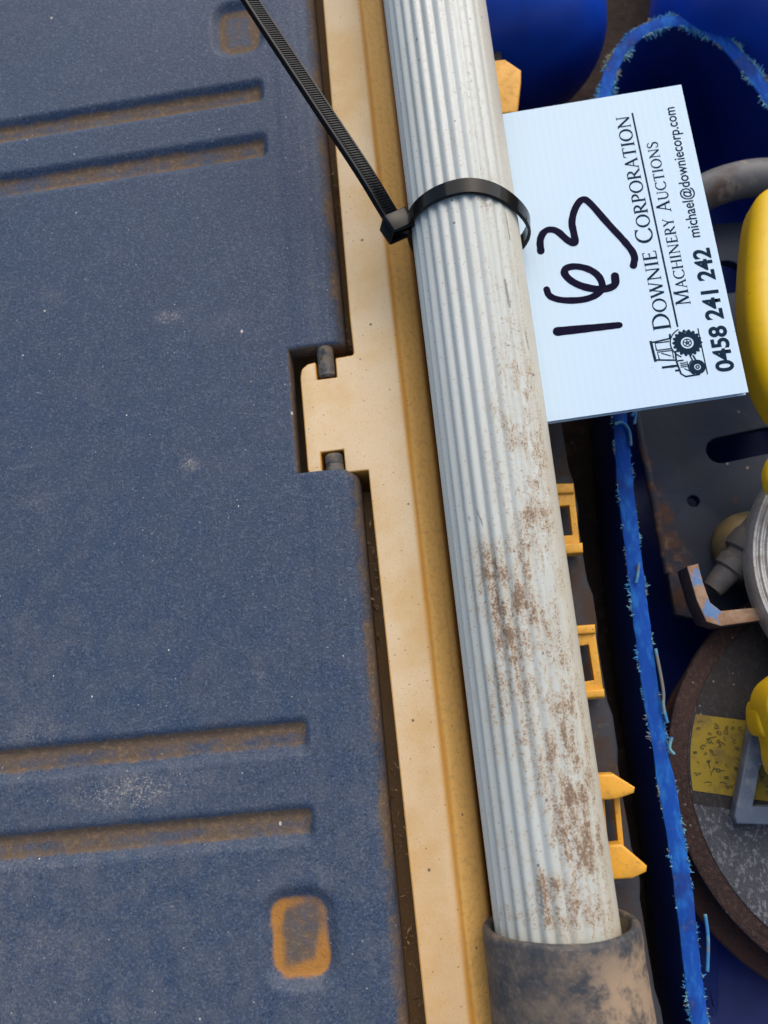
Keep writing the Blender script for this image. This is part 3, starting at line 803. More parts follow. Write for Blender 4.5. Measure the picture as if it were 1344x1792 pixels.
TK, TN = .15, .075
def arc(cx, cy, rx, ry, a0, a1, n=22, thick=TK, thin=TN):
    t = np.radians(np.linspace(a0, a1, n)); pts = [(cx + rx * math.cos(a), cy + ry * math.sin(a)) for a in t]
    return pts, [thin + (thick - thin) * abs(math.cos(a)) ** 1.3 for a in t]
def glyph(ch):
    g = []                                                                   # list of (pts, widths)
    def st(p, q, wd): g.append(([p, q], wd))
    def sf(x, y, h=.12): st((x - h, y), (x + h, y), .045)
    if ch == 'D': st((.16, 0), (.16, 1), TK); g.append(arc(.36, .5, .45, .475, -90, 90)); st((.1, .025), (.37, .025), TN); st((.1, .975), (.37, .975), TN); sf(.1, .02, .08); sf(.1, .98, .08); return g, .9
    if ch == 'O': g.append(arc(.46, .5, .39, .485, 0, 360, 40)); return g, .92
    if ch == 'W': st((.08, 1), (.34, 0), TK); st((.34, 0), (.56, .95), TN); st((.52, 1), (.78, 0), TK); st((.78, 0), (1.02, 1), TN); sf(.08, .98); sf(.54, .98, .1); sf(1.02, .98, .1); return g, 1.1
    if ch == 'N': st((.16, 0), (.16, .97), TN); st((.13, .98), (.78, .02), TK); st((.79, 0), (.79, 1), TN); sf(.16, .02); sf(.1, .98, .1); sf(.79, .98); return g, .94
    if ch == 'I': st((.17, 0), (.17, 1), TK); sf(.17, .02, .15); sf(.17, .98, .15); return g, .35
    if ch == 'E': st((.16, 0), (.16, 1), TK); st((.05, .98), (.56, .98), TN); st((.16, .52), (.48, .52), TN); st((.05, .02), (.6, .02), TN); st((.545, .83), (.55, 1), .05); st((.61, 0), (.63, .2), .06); st((.47, .43), (.47, .61), .05); return g, .68
    if ch == 'C': g.append(arc(.48, .5, .41, .485, 52, 318, 34)); st((.74, .78), (.76, 1), .05); return g, .82
    if ch in 'RP':
        st((.16, 0), (.16, 1), TK); g.append(arc(.28, .735, .29, .245, -90, 90)); st((.1, .978), (.29, .978), TN); st((.16, .49), (.29, .49), TN); sf(.16, .02, .15); sf(.1, .98, .08)
        if ch == 'R': st((.33, .49), (.72, .03), TK); sf(.74, .02, .08)
        return g, .76 if ch == 'R' else .64
    if ch == 'A': st((.1, 0), (.4, 1), TN); st((.39, 1), (.7, 0), TK); st((.2, .35), (.57, .35), TN); sf(.1, .02, .11); sf(.7, .02, .13); return g, .8
    if ch == 'T': st((.38, 0), (.38, 1), TK); st((.03, .975), (.73, .975), TN); st((.045, 1), (.035, .8), .05); st((.715, 1), (.725, .8), .05); sf(.38, .02, .15); return g, .76
    if ch == 'M': st((.13, 0), (.17, 1), TN); st((.17, 1), (.52, .04), TK); st((.52, .04), (.85, 1), TN); st((.87, 1), (.91, 0), TK); sf(.13, .02, .11); sf(.91, .02, .14); sf(.11, .98, .07); sf(.92, .98, .07); return g, 1.06
    if ch == 'H': st((.16, 0), (.16, 1), TK); st((.74, 0), (.74, 1), TK); st((.16, .51), (.74, .51), TN)
    if ch == 'H':
        for x in (.16, .74): sf(x, .02, .14); sf(x, .98, .14)
        return g, .9
    if ch == 'Y': st((.08, 1), (.37, .46), TK); st((.37, .46), (.66, 1), TN); st((.37, 0), (.37, .5), TK); sf(.37, .02, .15); sf(.08, .98, .12); sf(.66, .98, .1); return g, .74
    if ch == 'U': st((.16, .3), (.16, 1), TK); p, wv = arc(.44, .31, .28, .295, 180, 360); g.append((p, [TK + (TN - TK) * i / (len(p) - 1) for i in range(len(p))])); st((.72, .3), (.72, 1), TN); sf(.16, .98, .14); sf(.72, .98, .12); return g, .87
    if ch == 'S':
        p = smooth_path([(.5, .78), (.48, .95), (.3, 1.0), (.1, .95), (.08, .7), (.28, .56), (.48, .44), (.54, .22), (.38, -.02), (.16, .0), (.07, .08), (.06, .25)], 3)
        n = len(p); g.append((p, [TN + (TK - TN) * math.exp(-((i / n - .5) / .2) ** 2) for i in range(n)])); return g, .62
    return g, .35

def serif_line(ink, words, start, end, cap_h, small_h):
    """start/end baseline pixels; first letter of each word full height, rest small capitals"""
    a = Vector(at(*start, CZ)[:2]); b = Vector(at(*end, CZ)[:2]); e = (b - a); tot = e.length; e = e / tot; u = Vector((-e.y, e.x))
    run = []; x = 0.0
    for wi, wd in enumerate(words):
        if wi: x += .42 * cap_h
        for i, ch in enumerate(wd):
            h = cap_h if i == 0 else small_h; g, ad = glyph(ch); run.append((g, x, h, .82 if i == 0 else .9)); x += (ad + .06) * h
    k = tot / (x - .06 * small_h)
    for g, x0, h, _ in run:
        tf = lambda p: a + e * (k * (x0 + p[0] * h)) + u * (p[1] * h)
        for pts, wd in g: ink.stroke(pts, wd, tf=tf)

def font_line(name, text, start, end, cap_h, parent, bold=0.0, squeeze=None):
    a = Vector(at(*start, CZ)[:2]); b = Vector(at(*end, CZ)[:2]); e = (b - a); tot = e.length; e = e / tot; u = Vector((-e.y, e.x))
    cu = bpy.data.curves.new(name, 'FONT'); cu.body = text; cu.size = 1.0; cu.offset = bold; cu.resolution_u = 6
    ob = bpy.data.objects.new(name, cu); COL.objects.link(ob)
    me = bpy.data.meshes.new_from_object(ob.evaluated_get(bpy.context.evaluated_depsgraph_get()))
    bpy.data.objects.remove(ob); bpy.data.curves.remove(cu)
    co = np.array([v.co[:] for v in me.vertices]); x0, x1 = co[:, 0].min(), co[:, 0].max()
    capu = .70; k = tot / (x1 - x0); h = cap_h / capu
    for v in me.vertices:
        p = a + e * ((v.co.x - x0) * k) + u * (v.co.y * h); v.co = (p.x * S, p.y * S, (CZ + .07) * S)
    place(me, parent, None)
    me.update()
    if me.polygons and me.polygons[0].normal.z < 0: me.flip_normals()
    return link(name, me, M_INK, parent)

def Z2(x, y): return (860 + x / 2.777, 130 + y / 2.777)
ink = Ink()
serif_line(ink, ['DOWNIE', 'CORPORATION'], Z2(874, 1238), Z2(667, 200), 7.4, 5.9)
p, q = [Vector(at(*Z2(*c), CZ)[:2]) for c in ((905, 1228), (684, 188))]
serif_line(ink, ['MACHINERY', 'AUCTIONS'], Z2(969, 1118), Z2(804, 325), 6.2, 4.7)
ink.build('printed_name', M_INK, CARD)
ink = Ink(); ink.stroke([p, q], .8); ink.build('underline', M_INK, CARD)
font_line('phone_number', '0458 241 242', Z2(1180, 1440), Z2(1056, 842), 7.1, CARD, bold=.03)
font_line('email_address', 'michael@downiecorp.com', Z2(1015, 790), Z2(888, 158), 4.75, CARD, bold=.012)

def blob_path(pts, n=3): return smooth_path(pts, n)
ink = Ink()
c2 = lambda pts: [at(*Z2(*p), CZ)[:2] for p in pts]
def pen(pts, w0, w1):
    P = blob_path(c2(pts), 3); n = len(P)
    ws = [1.42 * (w0 + (w1 - w0) * i / (n - 1)) * (1 + .10 * mnoise.noise(Vector((i * .35, w0, w1 * 3)))) for i in range(n)]
    ink.stroke(P, ws, cap=1)
pen([(322, 1250), (480, 1234), (622, 1219)], 3.1, 2.0)
pen([(268, 1045), (280, 1082), (350, 1102), (470, 1096), (545, 1050), (530, 985), (475, 945), (400, 930), (348, 948), (365, 990), (430, 1030), (530, 1050), (605, 1030), (600, 980)], 2.1, 2.5)
pen([(240, 860), (234, 800), (262, 755), (315, 755), (365, 805), (412, 832), (398, 760), (388, 720), (405, 650), (442, 600), (480, 625), (560, 720), (650, 815), (700, 880), (690, 930)], 2.3, 2.2)
ink.build('handwritten_number', M_PEN, CARD)

# tractor emblem, drawn in its own upright axes (x along the text, y up)
ink = Ink()
ea = Vector(at(*Z2(1050, 1458), CZ)[:2]); eb = Vector(at(*Z2(1003, 1235), CZ)[:2]); ee = (eb - ea); EL = ee.length; ee /= EL; eu = Vector((-ee.y, ee.x))
tf = lambda p: ea + ee * (p[0] * EL / 100) + eu * (p[1] * EL / 100)
def ci(cx, cy, r, wd, a0=0, a1=360, n=28): t = np.radians(np.linspace(a0, a1, n)); ink.stroke([(cx + r * math.cos(a), cy + r * math.sin(a)) for a in t], wd, tf=tf)
def ln(*pts, wd=2.2): ink.stroke(pts, wd * 1.35, tf=tf)
ln((0, 0), (100, 0), wd=1.8)
ci(72, 26, 19, 13); ci(72, 26, 8, 2); ci(72, 26, 2.2, 3)
for k in range(18):
    a = math.radians(k * 20); ln((72 + 24 * math.cos(a), 26 + 24 * math.sin(a)), (72 + 28.5 * math.cos(a + .12), 26 + 28.5 * math.sin(a + .12)), wd=4)
for k in range(5): a = math.radians(k * 72); ln((72 + 4 * math.cos(a), 26 + 4 * math.sin(a)), (72 + 7 * math.cos(a), 26 + 7 * math.sin(a)), wd=1.4)
ci(18, 16, 11, 9); ci(18, 16, 3, 2.6)
ln((2, 14), (1, 42), (8, 50), (36, 54), wd=2.6); ln((3, 20), (6, 20)); ln((36, 54), (36, 40)); ln((30, 16), (44, 20), wd=2.6); ln((30, 22), (44, 26), wd=2)
ci(18, 16, 17, 2.4, 20, 150)
for k in range(3): ln((22 + k * 4, 36), (22 + k * 4, 48), wd=1.6)
ln((20, 34), (33, 34), wd=1.6); ln((10, 30), (18, 42), wd=1.6)
ln((16, 52), (16, 60), wd=3.4); ln((26, 54), (26, 84), wd=3.6); ln((23, 64), (29, 64), wd=5)
ln((38, 54), (44, 94), wd=2.6); ln((40, 94), (86, 96), wd=4); ln((82, 95), (86, 58), wd=2.6); ln((38, 54), (58, 52), wd=2.6); ln((44, 86), (60, 87), (60, 58), (42, 58), wd=2); ln((48, 62), (57, 80), wd=1.6)
ln((64, 88), (80, 88), (80, 60), wd=2); ln((64, 88), (64, 58), wd=2); ln((84, 58), (96, 56), wd=3); ci(72, 26, 33, 2.6, 20, 150)
ink.build('tractor_emblem', M_INK, CARD)

# ------------------------------------------------------------------ rail and yellow clips beside the pole
def rail():
    z = -34
    a, b = at(962, 760, z), at(1104, 1560, z); x0 = min(a[0], b[0]) - 12; xr = lambda y: np.interp(y, [-170, 40, 250], [86.5, 86.0, 86.0])
    ys = np.linspace(-260, 330, 90); V = []; Fc = []
    prof = [(-26, -126), (-26, 1), (-1.2, 1), (0, -.2), (.5, -20), (.8, -126)]
    for y in ys:
        for k, (dx, dz) in enumerate(prof):
            nn = .5 * mnoise.noise(Vector((y * .06, k, 2))) + (1.2 if 0 < k < 5 and math.sin(y * .115 + .8) > .55 else 0)
            V.append((xr(y) + dx + (nn if k > 1 else 0), y, z + dz if dz > -100 else dz))
    n = len(prof); Fc = [(j * n + i, j * n + i + 1, (j + 1) * n + i + 1, (j + 1) * n + i) for j in range(len(ys) - 1) for i in range(n - 1)]
    o = mk('grey_rail', V, Fc, M_RAIL, sharp=50)
    tag(o, 'dark grey grimy rail running under the pole that carries the yellow clips', 'rail')
rail()

CG = 'yellow clips along the dark rail'
def bar(bm, poly_px, z, depth, bevel):
    b = curve_bm(ppoly(poly_px, z), depth=depth, bevel=bevel, res=2)
    bmesh.ops.translate(b, verts=b.verts, vec=(0, 0, z)); me = bpy.data.meshes.new('tmp'); b.to_mesh(me); b.free(); bm.from_mesh(me); bpy.data.meshes.remove(me)
def clip(lab, web, hole, flanges, zf=-22.0, zw=-24.0):
    allp = [q for f in flanges for q in f]
    c = at(sum(p[0] for p in allp) / len(allp), sum(p[1] for p in allp) / len(allp), -34)
    r = empty('yellow_clip', (c[0], c[1], -46)); tag(r, lab, 'clip', CG)
    for f in flanges:
        bm = bmesh.new(); bar(bm, f, zf, 9.0, 1.0); mk_bm('tab', bm, M_CLIP, r)
    if web:
        b = curve_bm(ppoly(web, zw), [ppoly(hole, zw)] if hole else [], depth=5.0, bevel=.5, res=2)
        bmesh.ops.translate(b, verts=b.verts, vec=(0, 0, zw)); mk_bm('web', b, M_CLIP, r)
    return r
clip('pale orange yellow clip tab poking out beside the pole above the white card', None, None, [[(852, 106), (884, 103), (912, 122), (912, 140), (906, 196), (852, 200)]], zf=-14)
clip('open-windowed yellow clip beside the pole, first one below the white card', [(960, 848), (1004, 846), (1016, 962), (972, 966)], [(975, 886), (996, 884), (1002, 936), (978, 938)],
     [[(955, 846), (1004, 845), (1005, 862), (956, 864)], [(965, 952), (1020, 949), (1021, 967), (966, 971)]])
clip('open-windowed yellow clip beside the pole, between the other two clips below the card', [(990, 1098), (1040, 1094), (1058, 1222), (1008, 1226)], [(1006, 1132), (1030, 1128), (1040, 1190), (1014, 1194)],
     [[(990, 1096), (1042, 1092), (1043, 1108), (991, 1112)], [(1005, 1208), (1058, 1205), (1059, 1220), (1006, 1224)]])
clip('yellow clip with two wide tapered tabs just above the rubber sleeve', [(1050, 1370), (1082, 1368), (1094, 1500), (1062, 1502)], [(1058, 1400), (1074, 1398), (1082, 1474), (1064, 1478)],
     [[(1036, 1356), (1074, 1354), (1112, 1378), (1110, 1388), (1080, 1399), (1036, 1402)], [(1060, 1480), (1088, 1477), (1133, 1516), (1132, 1526), (1108, 1538), (1060, 1541)]], zf=-16)

# ------------------------------------------------------------------ cut blue tub
def tub():
    z = -42.0
    rim_px = [(1262, 1980), (1222, 1790), (1202, 1600), (1176, 1420), (1150, 1280), (1128, 1130), (1108, 960), (1092, 830), (1084, 720), (1070, 560), (1058, 400), (1050, 280), (1056, 170), (1075, 100), (1118, 52), (1185, 34), (1250, 55), (1300, 100), (1350, 170), (1420, 300)]
    C_ = [at(px, py, z)[:2] for px, py in rim_px]
    C_ = smooth_path(C_, 3)
    C_ = [np.array(c) for c in C_]
    end = C_[-1]; C_ += [np.array((end[0] + 8, end[1] - 60)), np.array((end[0] + 6, end[1] - 300)), np.array((end[0] - 10, -240)), np.array((C_[0][0] + 70, C_[0][1] - 60)), np.array((C_[0][0] + 25, C_[0][1] - 40))]
    n = len(C_)
    def normal(i):
        t = C_[(i + 1) % n] - C_[(i - 1) % n]; t = t / np.linalg.norm(t); return np.array((t[1], -t[0]))
    N = [normal(i) for i in range(n)]
    cen = np.mean(C_, axis=0)
    if np.dot(N[10], cen - C_[10]) < 0: N = [-q for q in N]                      # N points inwards
    T = empty('blue_tub', (cen[0], cen[1], -132)); tag(T, 'cut open blue plastic drum holding rusty tools, with a ragged sawn rim', 'tub')
    def zz(i): return z + 1.5 * mnoise.noise(Vector((C_[i][0] * .03, C_[i][1] * .03, 1))) 
    wob = [.55 * mnoise.noise(Vector((i * .7, 0, 0))) + .7 * mnoise.noise(Vector((i * .16, 3, 0))) for i in range(n)]
    V = []; Fc = []
    prof = [(-3.6, -1.2), (-3.6, -14), (-4.0, -40), (-2.0, -70), (6, -84), (20, -88)]       # outside, down to the bottom
    for i in range(n):
        for d, h in prof: p = C_[i] + N[i] * d; V.append((p[0], p[1], zz(i) + h))
    m_ = len(prof)
    for i in range(n):
        for k in range(m_ - 1): Fc.append((i * m_ + k, ((i + 1) % n) * m_ + k, ((i + 1) % n) * m_ + k + 1, i * m_ + k + 1))
    o0 = len(V); prof2 = [(3.6, -1.2), (3.7, -14), (3.2, -40), (5.5, -66), (13, -80), (26, -84)]
    for i in range(n):
        for d, h in prof2: p = C_[i] + N[i] * d; V.append((p[0], p[1], zz(i) + h))
    for i in range(n):
        for k in range(m_ - 1): Fc.append((o0 + i * m_ + k, o0 + ((i + 1) % n) * m_ + k, o0 + ((i + 1) % n) * m_ + k + 1, o0 + i * m_ + k + 1))
    Fc.append(tuple(o0 + i * m_ + m_ - 1 for i in range(n)))
    mk('wall', V, Fc, M_BLUE, T, sharp=50)
    V = []; Fc = []
    pr = [(-3.62, -1.2), (-3.5, -.25), (-3.0, 0), (0, .15), (3.0, 0), (3.5, -.25), (3.62, -1.2)]
    for i in range(n):
        for d, h in pr: p = C_[i] + N[i] * (d + wob[i] * (1 if d > 0 else -1)); V.append((p[0], p[1], zz(i) + h))
    m_ = len(pr)
    for i in range(n):
        for k in range(m_ - 1): Fc.append((i * m_ + k, ((i + 1) % n) * m_ + k, ((i + 1) % n) * m_ + k + 1, i * m_ + k + 1))
    mk('sawn_rim', V, Fc, M_CUT, T, sharp=50)
    # swarf: ragged curls and crumbs along both edges of the saw cut
    bm = bmesh.new()
    tot = n - 6
    for side in (-1, 1):
        i = 0.0
        while i < tot - 1:
            k = int(i); f_ = i - k; c = C_[k] * (1 - f_) + C_[k + 1] * f_; nn = N[k]
            zb = zz(k)
            apex = math.exp(-((c[1] - 240) / 60) ** 2)
            dens = 1.5 * mnoise.noise(Vector((c[0] * .09, c[1] * .09, side * 3))) + .22 + apex * .10
            i += .05 / (1.0 + .9 * apex)
            if random.random() > .05 + dens * .9: continue
            ln_ = random.uniform(.3, .95) * (1.0 + .8 * max(0, dens)) * (1 + .7 * apex)
            o_ = c + nn * side * (3.5 + random.uniform(-.5, .3))
            d = Vector((nn[0] * side + random.uniform(-1, 1), nn[1] * side + random.uniform(-1, 1), random.uniform(-.5, .8))).normalized()
            p0 = Vector((o_[0], o_[1], zb + random.uniform(-1.2, .3)))
            s_ = d.cross(Vector((random.uniform(-.6, .6), random.uniform(-.6, .6), 1))).normalized() * random.uniform(.25, .6)
            cv = Vector((random.uniform(-.5, .5), random.uniform(-.5, .5), random.uniform(-.6, .4))) * ln_ * 1.3
            prev = None
            for q in range(4):
                t = q / 3; cc = p0 + d * ln_ * t + cv * t * t; w_ = s_ * (1 - .75 * t)
                cur = (bm.verts.new(cc + w_), bm.verts.new(cc - w_))
                if prev: bm.faces.new((prev[0], prev[1], cur[1], cur[0]))
                prev = cur
    # a few long peeled strips
    for pts in ([(1147, 1135), (1156, 1180), (1162, 1215), (1160, 1235), (1168, 1265)], [(1118, 985), (1116, 1010), (1113, 1020)], [(1106, 728), (1114, 715), (1110, 742)], [(1076, 742), (1090, 738), (1102, 752), (1104, 780)], [(1176, 1290), (1170, 1310), (1180, 1320)],
                [(1234, 1600), (1240, 1640), (1238, 1700)]):
        path = smooth_path([at(x, y, z + 1.5) for x, y in pts], 3); tube_bm(bm, path, .75, 6)
    mk_bm('swarf', bm, M_SWARF, T, smooth=True, sharp=0)['kind'] = 'stuff'
tub()

# ------------------------------------------------------------------ other blue drums at the top
def drum(lab, tip_px, zc, R, L, dirv):
    tip = at(*tip_px, zc); d = Vector(dirv).normalized()
    prof = [(.5, 0), (R * .45, 1.5), (R * .72, 6), (R * .90, 15), (R * .985, 30), (R, 46), (R, 90), (R * 1.02, 95), (R * 1.02, 105), (R, 110), (R, L)]
    prof = [(p[0], p[1]) for p in smooth_path(prof, 2)]
    bm = lathe_bm(prof, frame(tip, d, (0, 0, 1)), 72)
    tag(mk_bm('blue_drum', bm, M_DRUM, sharp=40), lab, 'drum', 'blue plastic drums at the top')
drum('dark blue plastic drum with rounded end beside the top of the pole', (905, 165), -66, 62, 420, (-.12, 1, .05))
drum('dark blue plastic drum behind the tub, cut by the top right corner', (1312, 128), -64, 60, 420, (.30, 1, .05))

# ------------------------------------------------------------------ things inside the tub
def steel_plate():
    z = -70.0
    outer = ppoly([(1116, 560), (1108, 700), (1118, 760), (1140, 860), (1158, 950), (1168, 1000), (1182, 1075), (1250, 1090), (1420, 1060), (1420, 380), (1240, 392), (1150, 430)], z)
    def slot(x0, y0, x1, y1, r):
        a, b = np.array(at(x0, y0, z)[:2]), np.array(at(x1, y1, z)[:2]); t = math.atan2(*(b - a)[::-1]); q = []
        for k in range(9): an = t + math.pi / 2 + k * math.pi / 8; q.append((a[0] + r * math.cos(an), a[1] + r * math.sin(an)))
        for k in range(9): an = t - math.pi / 2 + k * math.pi / 8; q.append((b[0] + r * math.cos(an), b[1] + r * math.sin(an)))
        return q
    holes = [slot(1260, 788, 1345, 770, 6.8), slot(1213, 877, 1214, 877, 2.9), slot(1272, 482, 1276, 486, 9.0), slot(1160, 640, 1161, 640, 3)]
    bm = curve_bm(outer, holes, depth=6.0, bevel=.6, res=2); bmesh.ops.translate(bm, verts=bm.verts, vec=(0, 0, z))
    # folded edge along the left side
    pth = [at(x, y, z - 1.5) for x, y in ((1109, 690), (1120, 762), (1142, 862), (1160, 952), (1170, 1004))]
    tube_bm(bm, smooth_path(pth, 2), 2.3, 10)
    o = mk_bm('steel_plate', bm, M_STEEL, origin=(0, 0, -76), sharp=40)
    tag(o, 'dark painted steel plate with a long slot lying inside the blue tub', 'steel plate')
steel_plate()

def bracket():
    z = -41.0
    outer = ppoly([(1202, 991), (1222, 986), (1231, 1020), (1243, 1054), (1262, 1069), (1350, 1060), (1420, 1052), (1420, 1076), (1344, 1084), (1262, 1096), (1236, 1088), (1219, 1050)], z)
    bm = curve_bm(outer, depth=17.0, bevel=.6, res=2); bmesh.ops.translate(bm, verts=bm.verts, vec=(0, 0, z))
    o = mk_bm('steel_bracket', bm, M_RUST, sharp=40)
    tag(o, 'rusty L-shaped steel bracket with flecks of blue paint below the brass fitting', 'bracket')
bracket()

def fitting():
    z = -50.0
    a = Vector(at(1246, 1032, z - 4)); b = Vector(at(1330, 935, z)); d = (b - a).normalized(); ln_ = (b - a).length
    T = empty('hose_fitting', tuple((a + b) / 2 - Vector((0, 0, 12)))); tag(T, 'tarnished brass and grey hose fitting resting above the rusty bracket', 'fitting')
    pr = [(2.6, .6), (3.0, 0), (4.6, .2), (5.2, 3), (6.0, 11), (7.6, 12), (8.0, 17), (7.0, 18.5), (7.2, 21), (9.5, 22), (10.2, 24), (10.2, 30), (9.4, 32), (9.4, 46)]
    mk_bm('barb', lathe_bm(pr, frame(a, d, (0, 0, 1)), 40, cap=False), M_FIT, T, sharp=35)
    c = Vector(at(1312, 950, z - 12))
    pr = [(17.5, -16), (17.5, -4), (17.0, 0), (15.6, 3.2), (12.5, 6.0), (8, 7.8), (.4, 8.4)]
    mk_bm('brass_body', lathe_bm(pr, frame(c, (-.25, .35, 1), (1, 0, 0)), 48), M_BRASS, T, sharp=35)
fitting()

def pipe():
    z = -52.0
    path = smooth_path([at(x, y, zz) for x, y, zz in ((1170, 385, z - 10), (1215, 345, z - 4), (1265, 322, z), (1320, 310, z + 1), (1390, 312, z), (1470, 330, z - 6))], 3)
    bm = bmesh.new(); tube_bm(bm, path, 9.6, 28)
    tag(mk_bm('grey_pipe', bm, M_PIPE, sharp=40), 'curved weathered grey metal pipe emerging behind the white card', 'pipe')
pipe()

def ringed_disc():
    c = at(1600, 985, -30); e = at(1316, 962, -30); R = float(np.linalg.norm(c - e)); 
    pr = [(.5, 0), (R - 9, 0), (R - 8.2, 1.0), (R - 7.2, 1.0), (R - 6.4, .1), (R - 5.8, .1), (R - 5.2, .9), (R - 4.4, .9), (R - 3.8, -.2), (R - 3.2, -.2), (R - 2.6, .5), (R - 1.6, .4), (R - .9, -.8), (R - .2, -2.5), (R, -4), (R, -11), (R - 2, -13), (.5, -13)]
    bm = lathe_bm(pr, frame(c, (-.06, .02, 1), (1, 0, 0)), 160, cap=True)
    tag(mk_bm('ringed_disc', bm, M_RING, sharp=25), 'pale grey metal disc with fine rings at its edge, cut by the right border', 'disc')
ringed_disc()

def circle3(p, q, r):
    A = np.array([[q[0] - p[0], q[1] - p[1]], [r[0] - p[0], r[1] - p[1]]]) * 2
    b = np.array([q[0]**2 + q[1]**2 - p[0]**2 - p[1]**2, r[0]**2 + r[1]**2 - p[0]**2 - p[1]**2]); c = np.linalg.solve(A, b); return c, float(np.hypot(*(c - np.array(p[:2]))))
def cutting_disc():
    z = -60.0
    c, R = circle3(at(1240, 1118, z), at(1171, 1290, z), at(1298, 1628, z))
    T = empty('cutting_disc', (c[0], c[1], z - 8)); tag(T, 'large worn cutting disc with a yellow label band under the grey tool guard', 'cutting disc', 'cutting discs in the tub')
    fr = frame((c[0], c[1], z), (0, 0, 1), (1, 0, 0))
    pr = [(11, -7), (11, -.3), (R - 9.0, 0), (R - 8.6, -.3), (R - 1.5, -.4), (R - .3, -1.3), (R, -2.6), (R, -5.4), (R - 1.2, -7)]
    mk_bm('abrasive_body', lathe_bm(pr, fr, 128, cap=False), M_DISC_EDGE, T, sharp=40)
    PHI = math.radians(-13)
    def chord(y0, y1, rr):
        """piece of a disc of radius rr between two horizontal lines (world y)"""
        q = []
        for k in range(17):
            y = y0 + (y1 - y0) * k / 16; q.append((c[0] - math.sqrt(max(rr**2 - (y - c[1])**2, 0)), y))
        for k in range(17):
            y = y1 + (y0 - y1) * k / 16; q.append((c[0] + math.sqrt(max(rr**2 - (y - c[1])**2, 0)), y))
        ca, sa = math.cos(PHI), math.sin(PHI)
        return [(c[0] + (x - c[0]) * ca - (y - c[1]) * sa, c[1] + (x - c[0]) * sa + (y - c[1]) * ca) for x, y in q]
    def tilt(pts):
        # the label band slants a little: shear along x
        return [(x, y - .10 * (x - (c[0] - R))) for x, y in pts]
    ya = at(1205, 1240, z)[1] - 20.5; yb = at(1215, 1375, z)[1] - 20.5
    Ri = R - 8.8
    def plate(pts, h, name, mat, parent=T):
        bm = curve_bm(pts, depth=.35, bevel=0); bmesh.ops.translate(bm, verts=bm.verts, vec=(0, 0, z + h)); return mk_bm(name, bm, mat, parent, smooth=False)
    full = [(c[0] + Ri * math.cos(t), c[1] + Ri * math.sin(t)) for t in np.linspace(0, 2 * math.pi, 96, endpoint=False)]
    plate(full, .36, 'mesh_face', M_DISC_FACE)
    top = [p_ for p_ in full if p_[1] > ya + 2]; 
    plate(chord(ya + 3.5, c[1] + Ri - .5, Ri), .50, 'upper_face', M_DISC_DARK)
    q = chord(yb - 4.5, ya + 4.0, Ri - .4); 
    def clipd(pts, rr): return [(x, y) for x, y in pts]
    inner = lambda y0, y1, rr: clipd(chord(y0, y1, rr), rr)
    bands = plate(inner(yb - 5.5, ya + 4.5, Ri - .3), .62, 'label_border', M_DISC_DARK)
    lb = plate(inner(yb, ya, Ri - .8), .76, 'label', M_LABEL)
    ink = Ink(); rng = random.Random(5)
    x_l = c[0] - math.sqrt(Ri**2 - ((ya + yb) / 2 - c[1])**2)
    ca, sa = math.cos(PHI), math.sin(PHI)
    for row in range(9):
        for k in range(15):
            x = x_l + 2.2 + k * 3.6 + rng.uniform(-1, 1); y = yb + 2.0 + (ya - yb - 4) * (row + .5) / 9 + rng.uniform(-.8, .8)
            if rng.random() < .12 or math.hypot(x - c[0], y - c[1]) > Ri - 2: continue
            px_, py_ = x, y; pts = []; d_ = rng.uniform(0, 6.28); turn = rng.uniform(-1.1, 1.1)
            for t in range(rng.randint(5, 11)):
                px_ += .62 * math.cos(d_); py_ += .5 * math.sin(d_); d_ += turn + rng.uniform(-.5, .5)
                pts.append((c[0] + (px_ - c[0]) * ca - (py_ - c[1]) * sa, c[1] + (px_ - c[0]) * sa + (py_ - c[1]) * ca))
            ink.stroke(smooth_path(pts, 2), rng.uniform(.25, .5))
    dz = z + .84 - CZ
    ink.v = [(v[0], v[1], v[2] + dz) for v in ink.v]
    ink.build('printed_marks', M_PRINT, lb)
    # the lower disc, shifted
    c2_, R2 = circle3(at(1212, 1470, z - 16), at(1296, 1706, z - 16), at(1344, 1765, z - 16))
    R2 = R * 1.0; dirn = np.array(at(1250, 1600, z - 16)[:2]); v = np.array([c[0], c[1]]) - dirn; v /= np.linalg.norm(v)
    cc = np.array(at(1262, 1652, z - 16)[:2]) + np.array([.80, .60]) * R2
    pr = [(11, -6), (11, 0), (R2 - 1.0, 0), (R2, -1), (R2, -5), (R2 - 1, -6)]
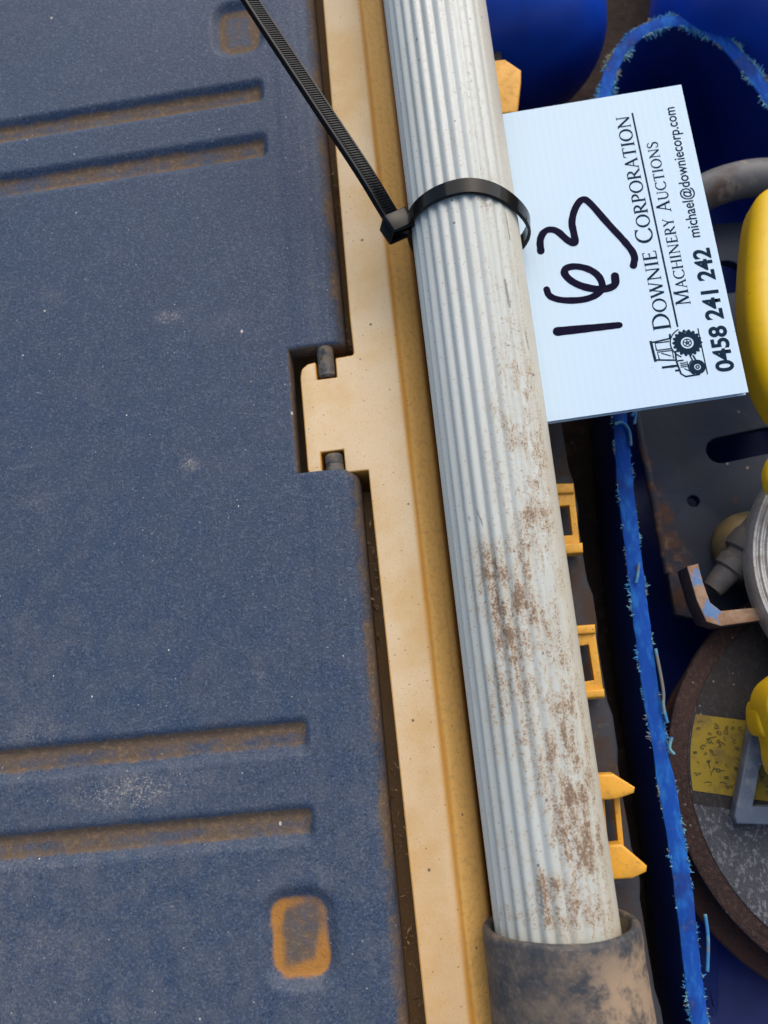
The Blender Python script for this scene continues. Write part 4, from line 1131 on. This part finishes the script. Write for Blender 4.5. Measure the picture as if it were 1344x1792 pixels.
    bm = lathe_bm(pr, frame((cc[0], cc[1], z - 16), (-.06, -.05, 1), (1, 0, 0)), 128, cap=False)
    tag(mk_bm('cutting_disc', bm, M_DISC_RUST, sharp=40), 'red-brown rusty disc lying underneath the disc with the yellow label', 'cutting disc', 'cutting discs in the tub')
cutting_disc()

def rounded_block(name, px, z, depth, bevel, mat, parent=None, sm=2, res=5):
    bm = curve_bm(smooth_poly(ppoly(px, z - depth + bevel), sm), depth=depth, bevel=bevel, res=res); bmesh.ops.translate(bm, verts=bm.verts, vec=(0, 0, z))
    return mk_bm(name, bm, mat, parent, sharp=35)
tag(rounded_block('yellow_casing', [(1420, 330), (1344, 352), (1316, 362), (1300, 385), (1292, 450), (1287, 540), (1294, 620), (1312, 690), (1342, 745), (1420, 800)], -8, 26, 8, M_YEL, res=8), 'big glossy yellow plastic casing beside the right edge of the white card', 'casing')
tag(rounded_block('yellow_hook', [(1420, 770), (1352, 792), (1336, 812), (1332, 842), (1344, 872), (1420, 900)], -6, 12, 4, M_YEL), 'small yellow plastic hook above the pale ringed disc at right border', 'hook')
def guard_tool():
    T = empty('trigger_tool', tuple(at(1360, 1380, -44))); tag(T, 'yellow plastic tool with a grey metal triangular guard resting on the labelled disc', 'tool')
    rounded_block('yellow_body', [(1440, 1150), (1372, 1165), (1330, 1192), (1316, 1210), (1311, 1238), (1320, 1268), (1331, 1300), (1333, 1330), (1342, 1356), (1372, 1385), (1440, 1400)], -18, 24, 3.2, M_YEL, T, sm=1)
    rounded_block('side_tab', [(1318, 1222), (1306, 1232), (1305, 1258), (1312, 1284), (1324, 1290), (1330, 1250)], -30, 16, 2, M_YEL, T, sm=1)
    z = -50
    out = ppoly([(1318, 1254), (1285, 1428), (1290, 1442), (1420, 1446), (1420, 1300), (1340, 1262)], z); hole = ppoly([(1331, 1340), (1318, 1411), (1410, 1411), (1410, 1330)], z)
    bm = curve_bm(out, [hole], depth=7, bevel=.8, res=2); bmesh.ops.translate(bm, verts=bm.verts, vec=(0, 0, z)); mk_bm('guard', bm, M_TOOL, T)
guard_tool()
